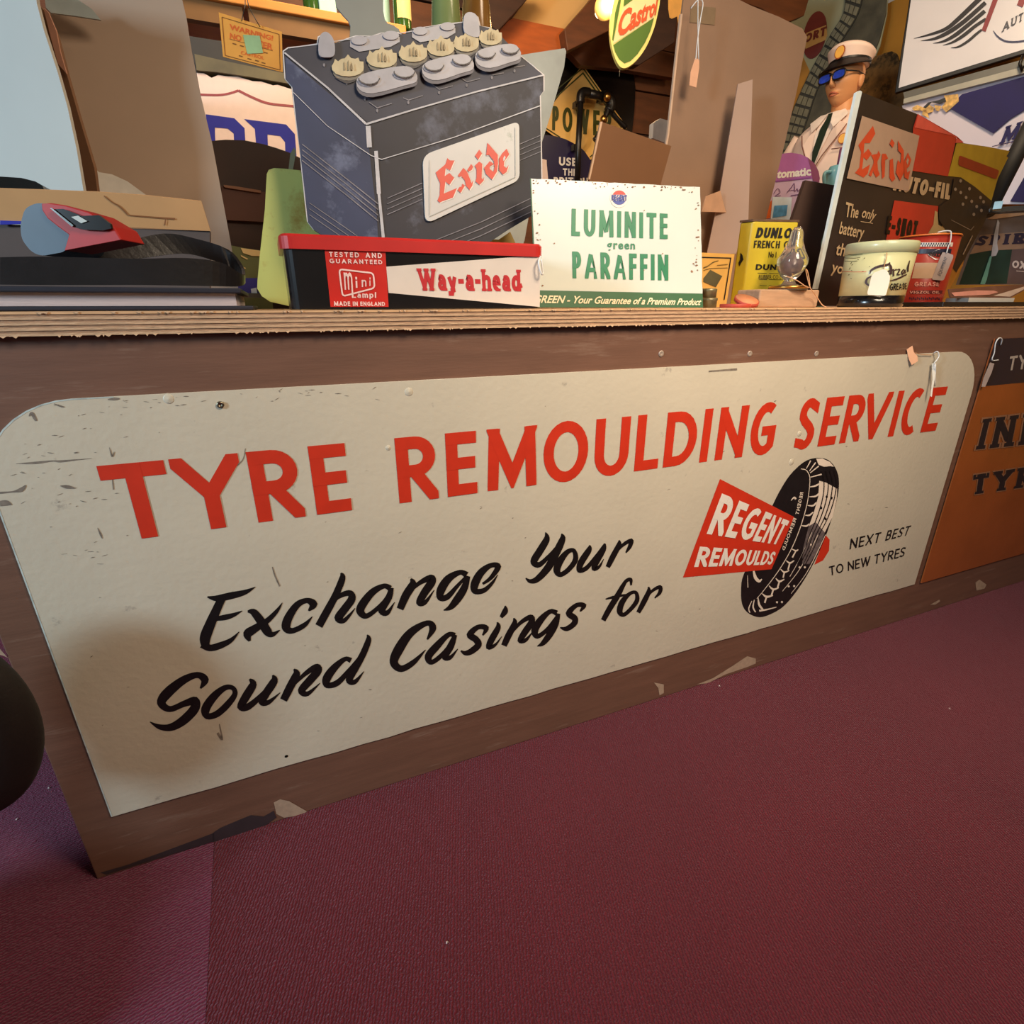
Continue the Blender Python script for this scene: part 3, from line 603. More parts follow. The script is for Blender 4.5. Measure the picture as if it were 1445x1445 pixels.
mb = MB(); text(mb, IP, 'TYR', [(1421, 523), (1462, 519), (1466, 497), (1425, 503)], .0008, .17, gap=.12); make('band_lettering', mb, mat('greyed_white', (186, 172, 160), .6), isn)
mb = MB(); text(mb, IP, 'INDI', I_([(960, 1380), (1760, 1300), (1800, 960), (1040, 1050)]), .0007, .30, gap=.21, serif=.75, xs=1.0)
text(mb, IP, 'TYRE', I_([(910, 1830), (1700, 1720), (1760, 1490), (935, 1610)]), .0007, .3, gap=.2, serif=.7); make('lettering_outline', mb, mat('grey_outline', (150, 104, 74), .6), isn)
mb = MB(); text(mb, IP, 'INDI', I_([(975, 1368), (1760, 1288), (1795, 975), (1050, 1065)]), .0011, .21, gap=.30, serif=.8, xs=.95)
text(mb, IP, 'TYRE', I_([(915, 1818), (1700, 1708), (1755, 1500), (940, 1622)]), .0011, .24, gap=.26, serif=.8); make('dark_lettering', mb, mat('dark_slab_ink', (36, 28, 34), .5), isn)
t_ = thing('string_tag', 'narrow grey paper tag hanging by white string from corner of the orange sign', 'tag', IP.at(1392, 540, .01))
mb = MB(); string_px(mb, [(1412, 487, -.008), (1414, 479, -.013), (1410, 477, -.015), (1405, 484, -.015), (1403, 498, -.014), (1400, 508, -.013), (1409, 508, -.011)], .0012); make('string', mb, m_string, t_)
make('paper', slab(Plane(on_y(1395, 520, -.014), (-.2, -1, 0)), I_([(1110, 505), (1150, 515), (1125, 600), (1060, 745), (1025, 745), (1045, 660)]), .0007), mat('grey_tag', (170, 150, 142), .8), t_)
# ================================================================= CHAIR (dark shape at left edge)
m_sto = mat('dark_leather', (26, 20, 15), .6, .2, 30, .2, 200)
c = on_y(-80, 1030, -.085); ks = (c-CAM).dot(_f)/.62
st = thing('padded_chair', 'dark padded chair whose rounded backrest edge enters at the left of the picture', 'chair', (c.x-.2, c.y, 0))
make('backrest', MB().ball(c, 1, (.088*ks, .035, .135*ks), 36, 24), m_sto, st)
make('seat', MB().box((c.x-.27, c.y-.12, .20), (.24, .26, .05)), m_sto, st, bevel=.03)
for dy in (-.23, -.02):
    for dx in (-.37, -.17): make('leg', MB().tube([(c.x+dx, c.y+dy, .19), (c.x+dx-.01, c.y+dy*1.05, 0)], [.016, .011], 10), m_iron, st)
    make('back_stay', MB().tube([(c.x-.17, c.y+dy*.5, .19), (c.x-.07, c.y+dy*.05, c.z)], .010, 10), m_iron, st)
# ================================================================= ROOM SHELL
def fromto(P, px, th): return slab(P, px, th)
m_wood = mat('old_brown_wood', (104, 58, 28), .55, .25, 6, .3, 80, stretch=(1, 5, 5), coat=.15)
m_wood2 = mat('dark_stained_wood', (58, 32, 18), .6, .25, 6, .3, 80, stretch=(1, 5, 5))
m_pine = mat('orange_pine', (214, 140, 62), .55, .12, 8, .15, 80, stretch=(1, 5, 5))
m_plank = mat('varnished_plank', (186, 92, 34), .5, .15, 10, .15, 80, stretch=(1, 5, 5))
m_plaster = mat('cream_plaster', (226, 178, 112), .85, .05, 5)
m_ochre = mat('ochre_plaster', (196, 138, 50), .8, .12, 4, .4, 30, spot=(120, 84, 40), spot_amt=.3, spot_scale=8)
wb = struct('wall_back', MB().box((0.6, 2.66, 1.2), (7.2, .04, 2.5)), m_wood2, loc=(.6, 2.66, 0))
for k in range(10):
    z0 = .3+k*.22
    for j, (xa_, xb_) in enumerate(((-2.9, .1), (.1, 2.0), (2.0, 4.0))):
        make('plank', MB().box(((xa_+xb_)/2, 2.62+.006*((k+j) % 2), z0+.107), (xb_-xa_-.006, .03, .212)), m_wood if (k*3+j) % 4 else m_wood2, wb)
RW = level_plane((1284, -10), (1450, -60), 0, d=2.55)
struct('wall_right', MB().box((3.55, .3, 1.2), (.05, 5.2, 2.5)), m_ochre, loc=(3.55, .3, 0))
struct('wall_left', MB().box((-2.98, .0, 1.2), (.05, 5.4, 2.5)), mat('pale_wall', (200, 190, 172), .85, .05, 4), loc=(-2.98, 0, 0))
struct('wall_front', MB().box((.3, -2.95, 1.2), (6.6, .05, 2.5)), mat('pale_wall', (200, 190, 172)), loc=(.3, -2.95, 0))
struct('ceiling', MB().box((.3, -.2, 2.62), (6.7, 5.8, .05)), m_wood2, loc=(.3, -.2, 2.62))
C8 = tr(540, 0, 4.516)
P = y_plane(2.3); struct('ceiling_slope', slab(P, C8([(860, -300), (940, -30), (820, 125), (1165, 190), (1345, -20), (1500, -300)]), .03), m_plaster, label='cream plaster between the rafters')
tag(make('varnished_plank', slab(y_plane(2.26), C8([(830, 115), (700, 200), (850, 352), (1180, 312), (1165, 185)]), .03), m_plank), 'short orange brown plank under the cream plaster, above the grey plate corner', 'plank')
def beam(px, Y, th, m, lb): return tag(make('rafter', slab(y_plane(Y), px, th), m, bevel=.004), lb, 'rafter', 'roof timbers')
beam(C8([(640, -120), (1010, -120), (915, 5), (735, 200), (670, 150)]), 2.14, .1, m_wood2, 'dark brown rafter slanting down behind the battery picture')
beam(C8([(1325, 0), (1158, 190), (1178, 325), (1445, 195), (1560, 100), (1520, -120), (1420, -120)]), 2.2, .07, m_wood, 'broad brown timber behind the lit bulb')
beam([(801, 72), (862, 42), (905, 60), (952, 80), (952, 110), (880, 98), (820, 92)], 2.5, .045, m_wood, 'brown board running right from under the bulb, behind the hanging oval sign')
beam([(910, -20), (960, -20), (952, 60), (902, 92), (880, 90)], 2.1, .06, m_wood2, 'dark timber right behind the hanging oval sign')
beam([(1030, -60), (1150, -30), (1135, 22), (1110, 32), (1075, 12), (1020, -8)], 1.9, .05, m_wood, 'brown roof board above the tall brown card')
# ---- shelf with bottles, upper left
K1 = tr(250, 0, 6.57); K2 = tr(400, 0, 6.568)
YS = 1.5; zs = on_y(470, 15, YS).z
sh = thing('wall_shelf', 'orange pine shelf with a brown board under it at the top of the left wall', 'shelf', on_y(430, 40, YS+.1))
X0, X1 = on_y(250, 10, YS).x-.2, on_y(573, 38, YS).x
def zz(x, y, Y): return on_y(x, y, Y).z
make('shelf_board', MB().box(((X0+X1)/2, YS+.15, (zz(400, 3, YS)+zz(400, 17, YS))/2), (X1-X0, .3, zz(400, 3, YS)-zz(400, 17, YS))), m_pine, sh, bevel=.003)
zt_, zb_ = zz(400, 17, YS), zz(400, 46, YS); xm = on_y(347, 20, YS).x
make('apron_board', MB().box(((X0+xm)/2-.004, YS+.03, (zt_+zb_)/2), (xm-X0-.008, .03, zt_-zb_-.002)), mat('apron_brown', (130, 92, 50), .6, .15, 8), sh)
make('apron_board', MB().box(((X1+xm)/2+.004, YS+.03, (zt_+zb_)/2), (X1-xm-.008, .03, zt_-zb_-.002)), mat('apron_brown', (130, 92, 50)), sh)
make('bracket', MB().box((X1-.03, YS+.62, zt_-.16), (.04, 1.02, .3)), m_wood2, sh)
make('bracket', MB().box((X0+.05, YS+.62, zt_-.16), (.04, 1.02, .3)), m_wood2, sh)
m_gglass = mat('green_glass', (52, 88, 30), .12, .1, 10, coat=.6)
m_lab = mat('pale_blue_label', (170, 215, 205), .6, .04)
zsh = zz(400, 3, YS)
def bottle(x, Y, z, r, h, m, lb, label_m=None, grp='bottles', name='bottle', ang=0):
    t = thing(name, lb, 'bottle', (x, Y, z), grp)
    make('glass_body', MB().lathe([(r*.9, 0), (r, .008), (r, h*.6), (r*.85, h*.68), (r*.38, h*.78), (r*.33, h*.97)], (x, Y, z), 24), m, t)
    make('cap', MB().lathe([(r*.4, h*.96), (r*.4, h)], (x, Y, z), 16), m_darkbrown, t)
    if label_m:
        n = 14; vs = []; a0 = math.radians(225+ang)
        for k in range(n+1):
            a = a0+math.radians(110)*k/n; vs += [(x+(r+.0015)*math.cos(a), Y+(r+.0015)*math.sin(a), z+h*.12), (x+(r+.0015)*math.cos(a), Y+(r+.0015)*math.sin(a), z+h*.52)]
        make('paper_label', MB().add(vs, [(2*k, 2*k+2, 2*k+3, 2*k+1) for k in range(n)]), label_m, t)
    return t
for px_, lb, lm in ((442, 'green bottle on the shelf, left of the pale blue tin', None), (568, 'green bottle with a cream label at right end of the shelf', mat('cream_label', (230, 200, 130), .6)), (545, 'green bottle with pale blue label, second from right end of the shelf', m_lab)):
    p = on_y(px_, 10, YS+.05); bottle(p.x, YS+(.14 if px_ == 545 else .06), zsh, .030, .26, m_gglass, lb, lm, 'bottles on the high shelf')
p = on_y(462, 10, YS+.04); tag(make('tin', MB().box((p.x, YS+.05, zsh+.06), (.055, .05, .12)), m_lab, bevel=.004), 'pale blue tin on the high shelf above the battery picture', 'tin')
for px_, m, lb, r in ((631, mat('milky_green', (122, 134, 84), .2, .2, 6, coat=.5), 'tall pale green bottle standing behind the battery showcard', .032), (673, mat('olive_amber', (132, 96, 48), .2, .2, 6, coat=.5), 'tall amber brown bottle behind right end of the battery showcard', .036)):
    yy = .55 if px_ < 650 else .64; q = on_y(px_, 60, yy); bottle(q.x, yy, H, r, q.z-H+.35, m, lb, None, 'bottles behind the battery picture')
# ---- back cards on the wall
def board(name, lb, cat, P, px, th, m, loc=None, back=True):
    t = thing(name, lb, cat, loc if loc is not None else P.at(*px[-1]))
    make('board', slab(P, px, th), m, t); return t
P = y_plane(2.52)
t = board('torn_sign', 'torn white sign with thin red line and big blue letters, left of battery picture', 'sign', P, K1([(180, 675), (250, 680), (320, 722), (380, 695), (450, 706), (560, 710), (700, 752), (780, 755), (890, 792), (930, 785), (1060, 828), (1100, 1160), (1180, 1700), (330, 1700), (240, 1000)]), .05, mat('pinkish_white', (238, 214, 204), .5, .03))
make('red_line', stroke(MB(), P, K1([(215, 878, 20), (380, 882, 20), (480, 868, 20), (568, 840, 22)]), .002), mat('maroon_line', (150, 50, 60), .5), t)
make('red_line', stroke(MB(), P, K1([(568, 840, 22), (700, 905, 22), (850, 960, 22), (1080, 986, 22)]), .002), mat('maroon_line', (150, 50, 60)), t)
m_blue = mat('strong_blue', (32, 38, 158), .7, .08, 10)
make('letter', ppoly(MB(), P, K1([(265, 1060), (530, 1097), (625, 1190), (640, 1450), (530, 1450), (525, 1240), (470, 1192), (350, 1183), (360, 1500), (320, 1500)]), .002), m_blue, t)
make('letter', ppoly(MB(), P, K1([(622, 1105), (1010, 1155), (1092, 1245), (1110, 1500), (1005, 1500), (1000, 1320), (955, 1262), (838, 1248), (845, 1500), (745, 1500), (720, 1195)]), .002), m_blue, t)
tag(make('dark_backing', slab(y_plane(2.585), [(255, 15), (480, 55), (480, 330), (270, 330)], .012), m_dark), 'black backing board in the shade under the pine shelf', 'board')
tag(make('olive_ledge', slab(y_plane(2.5), K1([(160, 500), (420, 560), (900, 660), (1060, 690), (1066, 780), (700, 715), (400, 670), (180, 650)]), .06), mat('olive_ledge', (88, 80, 50), .5, .3, 12)), 'olive ledge just above the torn white sign', 'ledge')
P = y_plane(.95)
t = board('warning_notice', 'yellow warning notice hanging on wires from the pine shelf', 'notice', P, K1([(385, 115), (970, 295), (980, 670), (425, 525)]), .002, mat('yellow_notice', (244, 172, 74), .6, .04))
mo = mat('notice_orange', (232, 108, 40), .6); mk = mat('notice_brown', (130, 80, 30), .6)
mb = MB(); btext(mb, P, 'WARNING!', K1([(485, 272), (885, 378), (890, 333), (485, 222)]), .001, .03); btext(mb, P, 'NO WATER', K1([(487, 355), (885, 465), (888, 410), (490, 305)]), .001, .03)
btext(mb, P, 'CASTROL', K1([(590, 502), (805, 553), (805, 522), (590, 470)]), .001, .01); make('orange_lettering', mb, mo, t)
mb = MB()
for q in ([(415, 160, 6), (945, 320, 6)], [(945, 320, 6), (955, 650, 6)], [(955, 650, 6), (445, 515, 6)], [(445, 515, 6), (415, 160, 6)], [(485, 362, 4), (885, 472, 4)]): stroke(mb, P, K1(q), .001, sm=False)
for i, (x, y) in enumerate([(530, 408), (600, 428), (820, 490), (590, 522), (670, 548), (740, 565), (800, 585)]): stroke(mb, P, K1([(x-18, y-5, 9), (x+18, y+5, 9)]), .001, sm=False)
make('border_line', mb, mk, t)
make('sticky_note', slab(P, K1([(610, 325), (765, 335), (797, 495), (650, 502)]), .0006, .0022), mat('mint_note', (164, 200, 148), .7), t)
mb = MB(); tube_px(mb, [(341, 30, .945), (343, 20, .94), (346, 6, .95), (345, -12, 1.0)], .001); make('wire', mb, m_iron, t)
mb = MB(); tube_px(mb, [(367, 38, .945), (360, 26, .94), (351, 8, .95), (347, -12, 1.0)], .001); make('wire', mb, m_iron, t)
# POWER etc.
Q4 = tr(740, 60, 6.568)
tag(make('black_enamel_plate', slab(y_plane(2.592), Q4([(370, 140), (560, 165), (820, 195), (1005, 240), (1030, 420), (1020, 620), (1000, 820), (950, 1100), (140, 1100), (200, 600)]), .01), mat('black_gloss', (22, 16, 12), .18, .5, 6, coat=.5, spot=(110, 70, 36), spot_amt=.3, spot_scale=14)), 'large black enamel plate behind the yellow diamond sign', 'plate')
P = y_plane(2.575)
t = board('diamond_sign', 'yellow diamond sign reading POWER behind black pipework', 'sign', P, rrect(Q4([(540, 205), (955, 790), (605, 1095), (120, 760)]), 3), .006, mat('yellow_enamel', (246, 196, 110), .35, .05, 8, coat=.4, spot=(150, 90, 40), spot_amt=.25, spot_scale=20))
mg = mat('dark_green_ink', (66, 70, 18), .5)
mb = MB(); text(mb, P, 'POWER', Q4([(255, 812), (805, 880), (805, 645), (258, 588)]), .003, .17, gap=.22, xs=.62); make('green_lettering', mb, mg, t)
mb = MB()
for q in ([(150, 560, 11), (540, 238, 11), (925, 780, 11)], [(165, 620, 13), (540, 285, 13), (900, 790, 13)], [(925, 790, 10), (605, 1062, 10)], [(160, 770, 10), (330, 880, 10)]): stroke(mb, P, Q4(q), .003, sm=False)
make('green_border', mb, mg, t)
P = y_plane(2.55)
t = board('navy_disc_sign', 'navy round sign reading USE THE above the white paraffin sign', 'sign', P, Q4([(150, 865), (220, 858), (290, 868), (380, 895), (450, 930), (520, 975), (560, 1010), (620, 1100), (650, 1250), (640, 1500), (150, 1500)]), .018, mat('navy_gloss', (32, 24, 64), .3, .1, 10, coat=.4))
mb = MB(); text(mb, P, 'USE', Q4([(318, 1140), (480, 1147), (480, 1072), (320, 1060)]), .002, .22, gap=.14); text(mb, P, 'THE', Q4([(355, 1232), (485, 1238), (485, 1172), (355, 1166)]), .002, .22, gap=.14); text(mb, P, 'BRITISH', Q4([(268, 1322), (590, 1330), (590, 1255), (270, 1248)]), .002, .22, gap=.14)
make('white_lettering', mb, m_white, t); make('pale_patch', ppoly(MB(), P, Q4([(152, 1075), (205, 1090), (205, 1120), (222, 1300), (228, 1480), (152, 1480)]), .002), mat('pinkish_white', (238, 214, 204)), t)
t = thing('gas_pipework', 'black iron pipe with elbows and a tap in front of the yellow diamond sign', 'pipe', on_y(815, 260, 2.48))
def qp(pts, Y): return [(a, b, Y) for a, b in Q4(pts)]
mb = MB(); tube_px(mb, qp([(490, 1300), (500, 960), (520, 560)], 2.48), 0.0175, 10, 1); make('riser_pipe', mb, m_iron, t)
mb = MB(); tube_px(mb, qp([(520, 560), (522, 490), (545, 462), (600, 468)], 2.48), 0.0243, 10); make('elbow', mb, m_iron, t)
mb = MB(); tube_px(mb, qp([(590, 470), (740, 505)], 2.48), 0.0214, 10, 1); make('cross_pipe', mb, m_iron, t)
mb = MB(); tube_px(mb, qp([(735, 500), (790, 530), (800, 590), (780, 640)], 2.48), 0.0291, 10); make('elbow', mb, m_iron, t)
mb = MB(); tube_px(mb, qp([(780, 620), (735, 720), (690, 850), (650, 905)], 2.48), 0.0155, 8); make('spout', mb, m_iron, t)
mb = MB(); tube_px(mb, qp([(780, 620), (850, 700), (940, 790)], 2.48), 0.0136, 8); make('stay_rod', mb, m_iron, t)
make('tap_knob', MB().ball(on_y(*Q4([(735, 712)])[0], 2.44), .021, nu=12, nv=8), mat('brass', (200, 150, 80), .3, .1, metal=1), t)
make('tap_knob', MB().ball(on_y(*Q4([(768, 505)])[0], 2.44), .022, nu=12, nv=8), mat('brass', (200, 150, 80)), t)
for x, y in ((515, 560), (500, 960), (740, 505)):
    p = on_y(*Q4([(x, y)])[0], 2.48); make('wall_clip', MB().box((p.x, 2.523, p.z), (.03, .04, .03)), m_iron, t)
# Hanging oval sign and bulb
C5 = tr(800, 0, 8.03); P = Plane(on_y(880, 20, 1.3), (-.35, -1, 0))
t = thing('hanging_oval_sign', 'green and cream oval oil sign hanging beside the bulb', 'sign', P.at(880, 20))
ov = smooth([(640, -330), (570, -150), (520, 60), (490, 280), (500, 480), (540, 640), (590, 740), (640, 772), (710, 750), (800, 670), (900, 530), (985, 330), (1030, 150), (1055, 0), (1050, -180), (960, -360), (800, -420)], 3, True)
make('rim', slab(P, C5(ov), .02), mat('pale_yellow_rim', (246, 232, 130), .4, .03), t)
mgr = mat('oil_green', (84, 118, 34), .6, .08, 6)
make('green_field', ppoly(MB(), P, C5([(523, 512), (985, 203), (945, 350), (885, 480), (800, 612), (720, 692), (650, 720), (590, 672), (545, 592)]), .001), mgr, t)
make('green_field', ppoly(MB(), P, C5([(640, 78), (735, 10), (840, -60), (760, -300), (700, -250), (655, -100)]), .0016), mgr, t)
make('green_strip', ppoly(MB(), P, C5([(512, 450), (525, 470), (610, 0), (590, -20), (545, 150)]), .0016), mgr, t)
make('cream_band', ppoly(MB(), P, C5([(521, 500), (530, 440), (640, 75), (740, 5), (1010, -100), (1012, 0), (985, 200)]), .001), mat('pale_cream', (246, 222, 160), .5, .03), t)
mb = MB(); btext(mb, P, 'Castrol', C5([(556, 432), (1005, 160), (1035, -40), (612, 125)]), .0025, .035); make('red_lettering', mb, mat('oil_red', (222, 84, 30), .5), t)
mb = MB(); tube_px(mb, [(875, 95, 1.32), (874, 108, 1.32)], .001); make('chain', mb, m_steel, t)
mb = MB(); tube_px(mb, [(905, -50, 1.31), (910, -160, 1.31)], .002, sub=1); make('hanging_wire', mb, m_iron, t)
bp_ = on_y(854, 10, 1.42)
t = thing('light_bulb', 'lit round warm light bulb hanging left of the green oval sign', 'lamp', bp_)
make('glass_globe', MB().ball(bp_, .039), mat('glowing_globe', (255, 205, 120), .3, 0, emit=(255, 190, 90), estr=.55), t)
make('filament', MB().lathe([(.0001, -.042), (.012, -.04), (.012, -.039), (.0001, -.038)], bp_, 10, (.3, -.9, .3)), mat('filament_glow', (255, 240, 200), emit=(255, 240, 200), estr=4), t)
make('cap', MB().lathe([(.016, .036), (.014, .075), (.008, .085)], bp_, 16), mat('brass', (200, 150, 80)), t)
make('flex', MB().tube([bp_+Vector((0, 0, .08)), (bp_.x, bp_.y, 2.6)], .004), m_iron, t)
l = bpy.data.lights.new('bulb_light', 'POINT'); l.energy = 5; l.color = (1, .66, .3); l.shadow_soft_size = .04; lo = bpy.data.objects.new('bulb_light', l); COL.objects.link(lo); lo.location = bp_+Vector((-.02, -.08, -.02))
P = y_plane(1.1); t = tag(make('orange_tag', slab(P, C5([(1150, -60), (1150, 100), (1165, 200), (1190, 212), (1250, 185), (1262, 270), (1285, 295), (1300, 250), (1330, 0), (1335, -60)]), .001), mat('orange_paper', (242, 176, 84), .7)), 'crumpled orange paper tag at the top edge of the tall brown card', 'tag')
# ---- right wall signs
C7 = tr(1200, 0, 5.9)
P = RW
t = thing('winged_sign', 'white framed sign with black wings high on the right wall', 'sign', P.at(1263, 131))
make('frame', slab(P, C7([(505, -150), (490, 0), (368, 775), (1620, 395), (1620, -400)]), .03), m_dark, t, bevel=.003)
make('white_panel', ppoly(MB(), P, C7([(525, -150), (505, 0), (402, 733), (1620, 358), (1620, -400)]), .002), mat('cool_white', (226, 222, 226), .35, .03, 6, coat=.3), t)
mw = mat('wing_black', (26, 20, 24), .5)
for q in ([(530, 323, 3), (680, 285, 20), (800, 240, 30), (900, 160, 36), (1090, -20, 40)], [(588, 341, 3), (700, 325, 22), (820, 270, 34), (950, 180, 36), (1125, 25, 34)], [(690, 363, 3), (780, 345, 20), (880, 290, 32), (1000, 195, 34), (1120, 95, 32)],
          [(772, 379, 3), (850, 355, 18), (940, 300, 28), (1040, 220, 28), (1130, 160, 24)], [(838, 399, 3), (900, 392, 16), (980, 345, 22), (1050, 285, 22), (1095, 250, 18)]):
    make('wing_feather', stroke(MB(), P, C7(q), .004), mw, t)
mb = MB(); stroke(mb, P, C7([(1110, 262, 36), (1215, -20, 40)]), .005, sm=False); make('red_stroke', mb, mat('wing_red', (140, 40, 46), .5), t)
mb = MB(); stroke(mb, P, C7([(1410, 55, 50), (1450, -40, 60)]), .005, sm=False); make('red_stroke', mb, mat('wing_red', (140, 40, 46)), t)
mb = MB(); text(mb, P, 'AUTO', C7([(1262, 272), (1500, 135), (1505, 70), (1275, 195)]), .005, .2, gap=.2, serif=.8); make('grey_lettering', mb, mat('slate_ink', (66, 66, 76), .5), t)
mb = MB(); stroke(mb, P, C7([(1190, 258, 4), (1225, 305, 12), (1285, 343, 14), (1370, 352, 14), (1460, 340, 14)]), .005); make('navy_arc', mb, mat('navy_ink', (36, 40, 84), .5), t)
t = thing('metal_ledge', 'grey metal ledge between the winged sign and the blue and white sign', 'ledge', P.at(1275, 146))
P1 = Plane(RW.A+RW.n*.03, RW.n)
make('upper_strip', slab(P1, C7([(440, 770), (1420, 500), (1700, 425), (1700, 500), (1420, 560), (450, 820)]), .028), mat('slate_metal', (96, 94, 84), .4, .1, 20), t)
make('lower_strip', slab(P1, C7([(445, 822), (1420, 560), (1700, 490), (1700, 545), (1420, 615), (440, 862)]), .028), mat('pale_metal', (166, 162, 146), .4, .1, 20), t)
make('hook', MB().tube([P1.at(a, b, .02) for a, b in C7([(1440, 470), (1410, 540), (1430, 600), (1450, 560)])], .006, 8), m_iron, t)
t = thing('blue_white_sign', 'chipped blue and white enamel sign below the ledge on the right wall', 'sign', P.at(1300, 300))
make('board', slab(P, C7([(430, 880), (1445, 622), (1700, 560), (1700, 1700), (640, 1700)]), .01), mat('lilac_white_enamel', (214, 204, 216), .3, .03, 6, coat=.4), t)
mnv = mat('deep_blue_enamel', (22, 12, 84), .7, .12, 10)
make('blue_triangle', ppoly(MB(), P, C7([(820, 902), (930, 790), (1445, 645), (1700, 590), (1700, 800), (1445, 925), (1330, 995), (1190, 1115)]), .012), mnv, t)
make('blue_triangle', ppoly(MB(), P, C7([(1700, 1200), (1480, 1420), (1330, 1680), (1700, 1700)]), .012), mnv, t)
mb = MB(); text(mb, P, 'MO', C7([(1245, 1205), (1540, 1110), (1590, 965), (1300, 1060)]), .014, .22, gap=.2, serif=.8, shear=.0); stroke(mb, P, C7([(1180, 1225, 6), (1440, 1165, 10), (1600, 1120, 10)]), .0135); make('navy_lettering', mb, mnv, t)
for k, q in enumerate(([(515, 905), (560, 880), (610, 900), (640, 870), (700, 900), (690, 935), (640, 950), (590, 925), (530, 925)], [(780, 800), (900, 790), (905, 850), (850, 900), (800, 940), (760, 900), (800, 850)], [(610, 905), (640, 930), (660, 990), (600, 960)], [(700, 880), (760, 890), (740, 930), (715, 925)])):
    make('enamel_chip', ppoly(MB(), P, C7(q), .014), mat('rusty_gold', (214, 168, 84), .35, .5, 60, coat=.5), t)
make('enamel_chip', ppoly(MB(), P, C7([(610, 900), (650, 860), (740, 840), (790, 820), (800, 850), (740, 870), (680, 860), (630, 910)]), .016), m_dark, t)
mb = MB(); mb.tube([depth(1392, 300, 1.7), depth(1470, 148, 1.7)], .024, 14); tp = thing('black_pole', 'thick black pole leaning at the far right in front of the blue and white sign', 'pole', depth(1392, 300, 1.7)); make('tube', mb, mat('matt_black', (14, 12, 14), .7), tp)
make('clamp', MB().box(depth(1408, 291, 1.62), (.05, .02, .02), rz=.5), mat('shiny_clamp', (200, 220, 220), .2, .1, metal=.7), tp)
make('foot', MB().box(depth(1412, 297, 1.68), (.13, .05, .014), rz=-.9), m_iron, tp)
# burlap heap on ochre wall
t = tag(make('crumpled_sacking', slab(Plane(depth(1230, 130, 3.0), RW.n), smooth([(1196, 108), (1215, 88), (1240, 78), (1266, 76), (1275, 130), (1282, 160), (1300, 190), (1230, 190), (1205, 160)], 3, True), .05), mat('brown_sacking', (110, 80, 40), .9, .6, 14, 1, 30, spot=(60, 44, 20), spot_amt=.5, spot_scale=9)), 'crumpled brown sacking on the ochre wall behind the mannequin', 'sacking')
# tyre board
C9 = tr(1080, 20, 5.56)
P = Plane(depth(1180, 60, 3.2), Vector((-1, -.45, 0)))
t = thing('tyre_board', 'grey green advertising board with a big tyre behind the mannequin', 'sign', P.at(1150, 240))
make('board', slab(P, C9([(120, -200), (965, -200), (955, 0), (900, 250), (800, 480), (760, 760), (600, 1300), (60, 1300), (250, 300)]), .012), mat('sage_board', (158, 156, 124), .5, .06, 6), t)
make('ochre_edge', ppoly(MB(), P, C9([(240, 280), (300, 340), (350, 450), (240, 720), (130, 1090), (60, 1290), (80, 1090)]), .002), mat('ochre_print', (176, 122, 40), .6, .2, 10), t)
mty = mat('tyre_rubber', (44, 42, 34), .5, .3, 30, .3, 100)
OE = [(640, -200), (620, 0), (530, 150), (430, 330), (340, 500), (240, 720), (180, 900), (135, 1080), (110, 1250)]
IE = [(790, -200), (740, 0), (640, 170), (560, 300), (480, 480), (410, 620), (350, 800), (300, 950), (262, 1090), (240, 1250)]
make('tread_band', slab(P, C9(smooth(OE, 3)+smooth(IE, 3)[::-1]), .02, .022), mty, t)
make('sidewall', slab(P, C9(smooth(IE, 3)+[(560, 1250), (640, 900), (720, 600), (830, 380), (900, 200), (950, 0), (960, -200)]), .012, .014), mat('tyre_sidewall', (72, 68, 52), .5, .5, 12, .3, 60), t)
def samp(L, u):
    m = smooth(L, 6); x = u*(len(m)-1); i = min(int(x), len(m)-2); f = x-i; return (m[i][0]+(m[i+1][0]-m[i][0])*f, m[i][1]+(m[i+1][1]-m[i][1])*f)
mtb = mat('tread_block', (122, 118, 96), .6, .2, 30)
nr = 19
for k in range(nr):
    u0, u1 = .03+k*.95/nr, .03+(k+.74)*.95/nr
    for j in range(3):
        v0, v1 = .06+j*.31, .06+j*.31+.26
        def q(u, v):
            a, b = samp(OE, u), samp(IE, min(1, u+.012)); return (a[0]+(b[0]-a[0])*v, a[1]+(b[1]-a[1])*v)
        make('tread_block', slab(P, C9([q(u0, v0), q(u0, v1), q(u1, v1), q(u1, v0)]), .007, .028), mtb, t)
make('roundel', slab(P, C9(ellipse(390, 165, 88, 190, 28, rot=12)), .004, .005), mat('dull_maroon', (110, 36, 26), .5), t)
make('roundel_band', ppoly(MB(), P, C9([(325, 150), (480, 88), (488, 165), (475, 205), (318, 275), (308, 220)]), .007), mat('dull_yellow', (196, 156, 92), .5), t)
mb = MB(); text(mb, P, 'FORT', C9([(262, 250), (478, 168), (484, 98), (278, 178)]), .009, .26, gap=.14); make('maroon_lettering', mb, mat('dull_maroon', (110, 36, 26)), t)
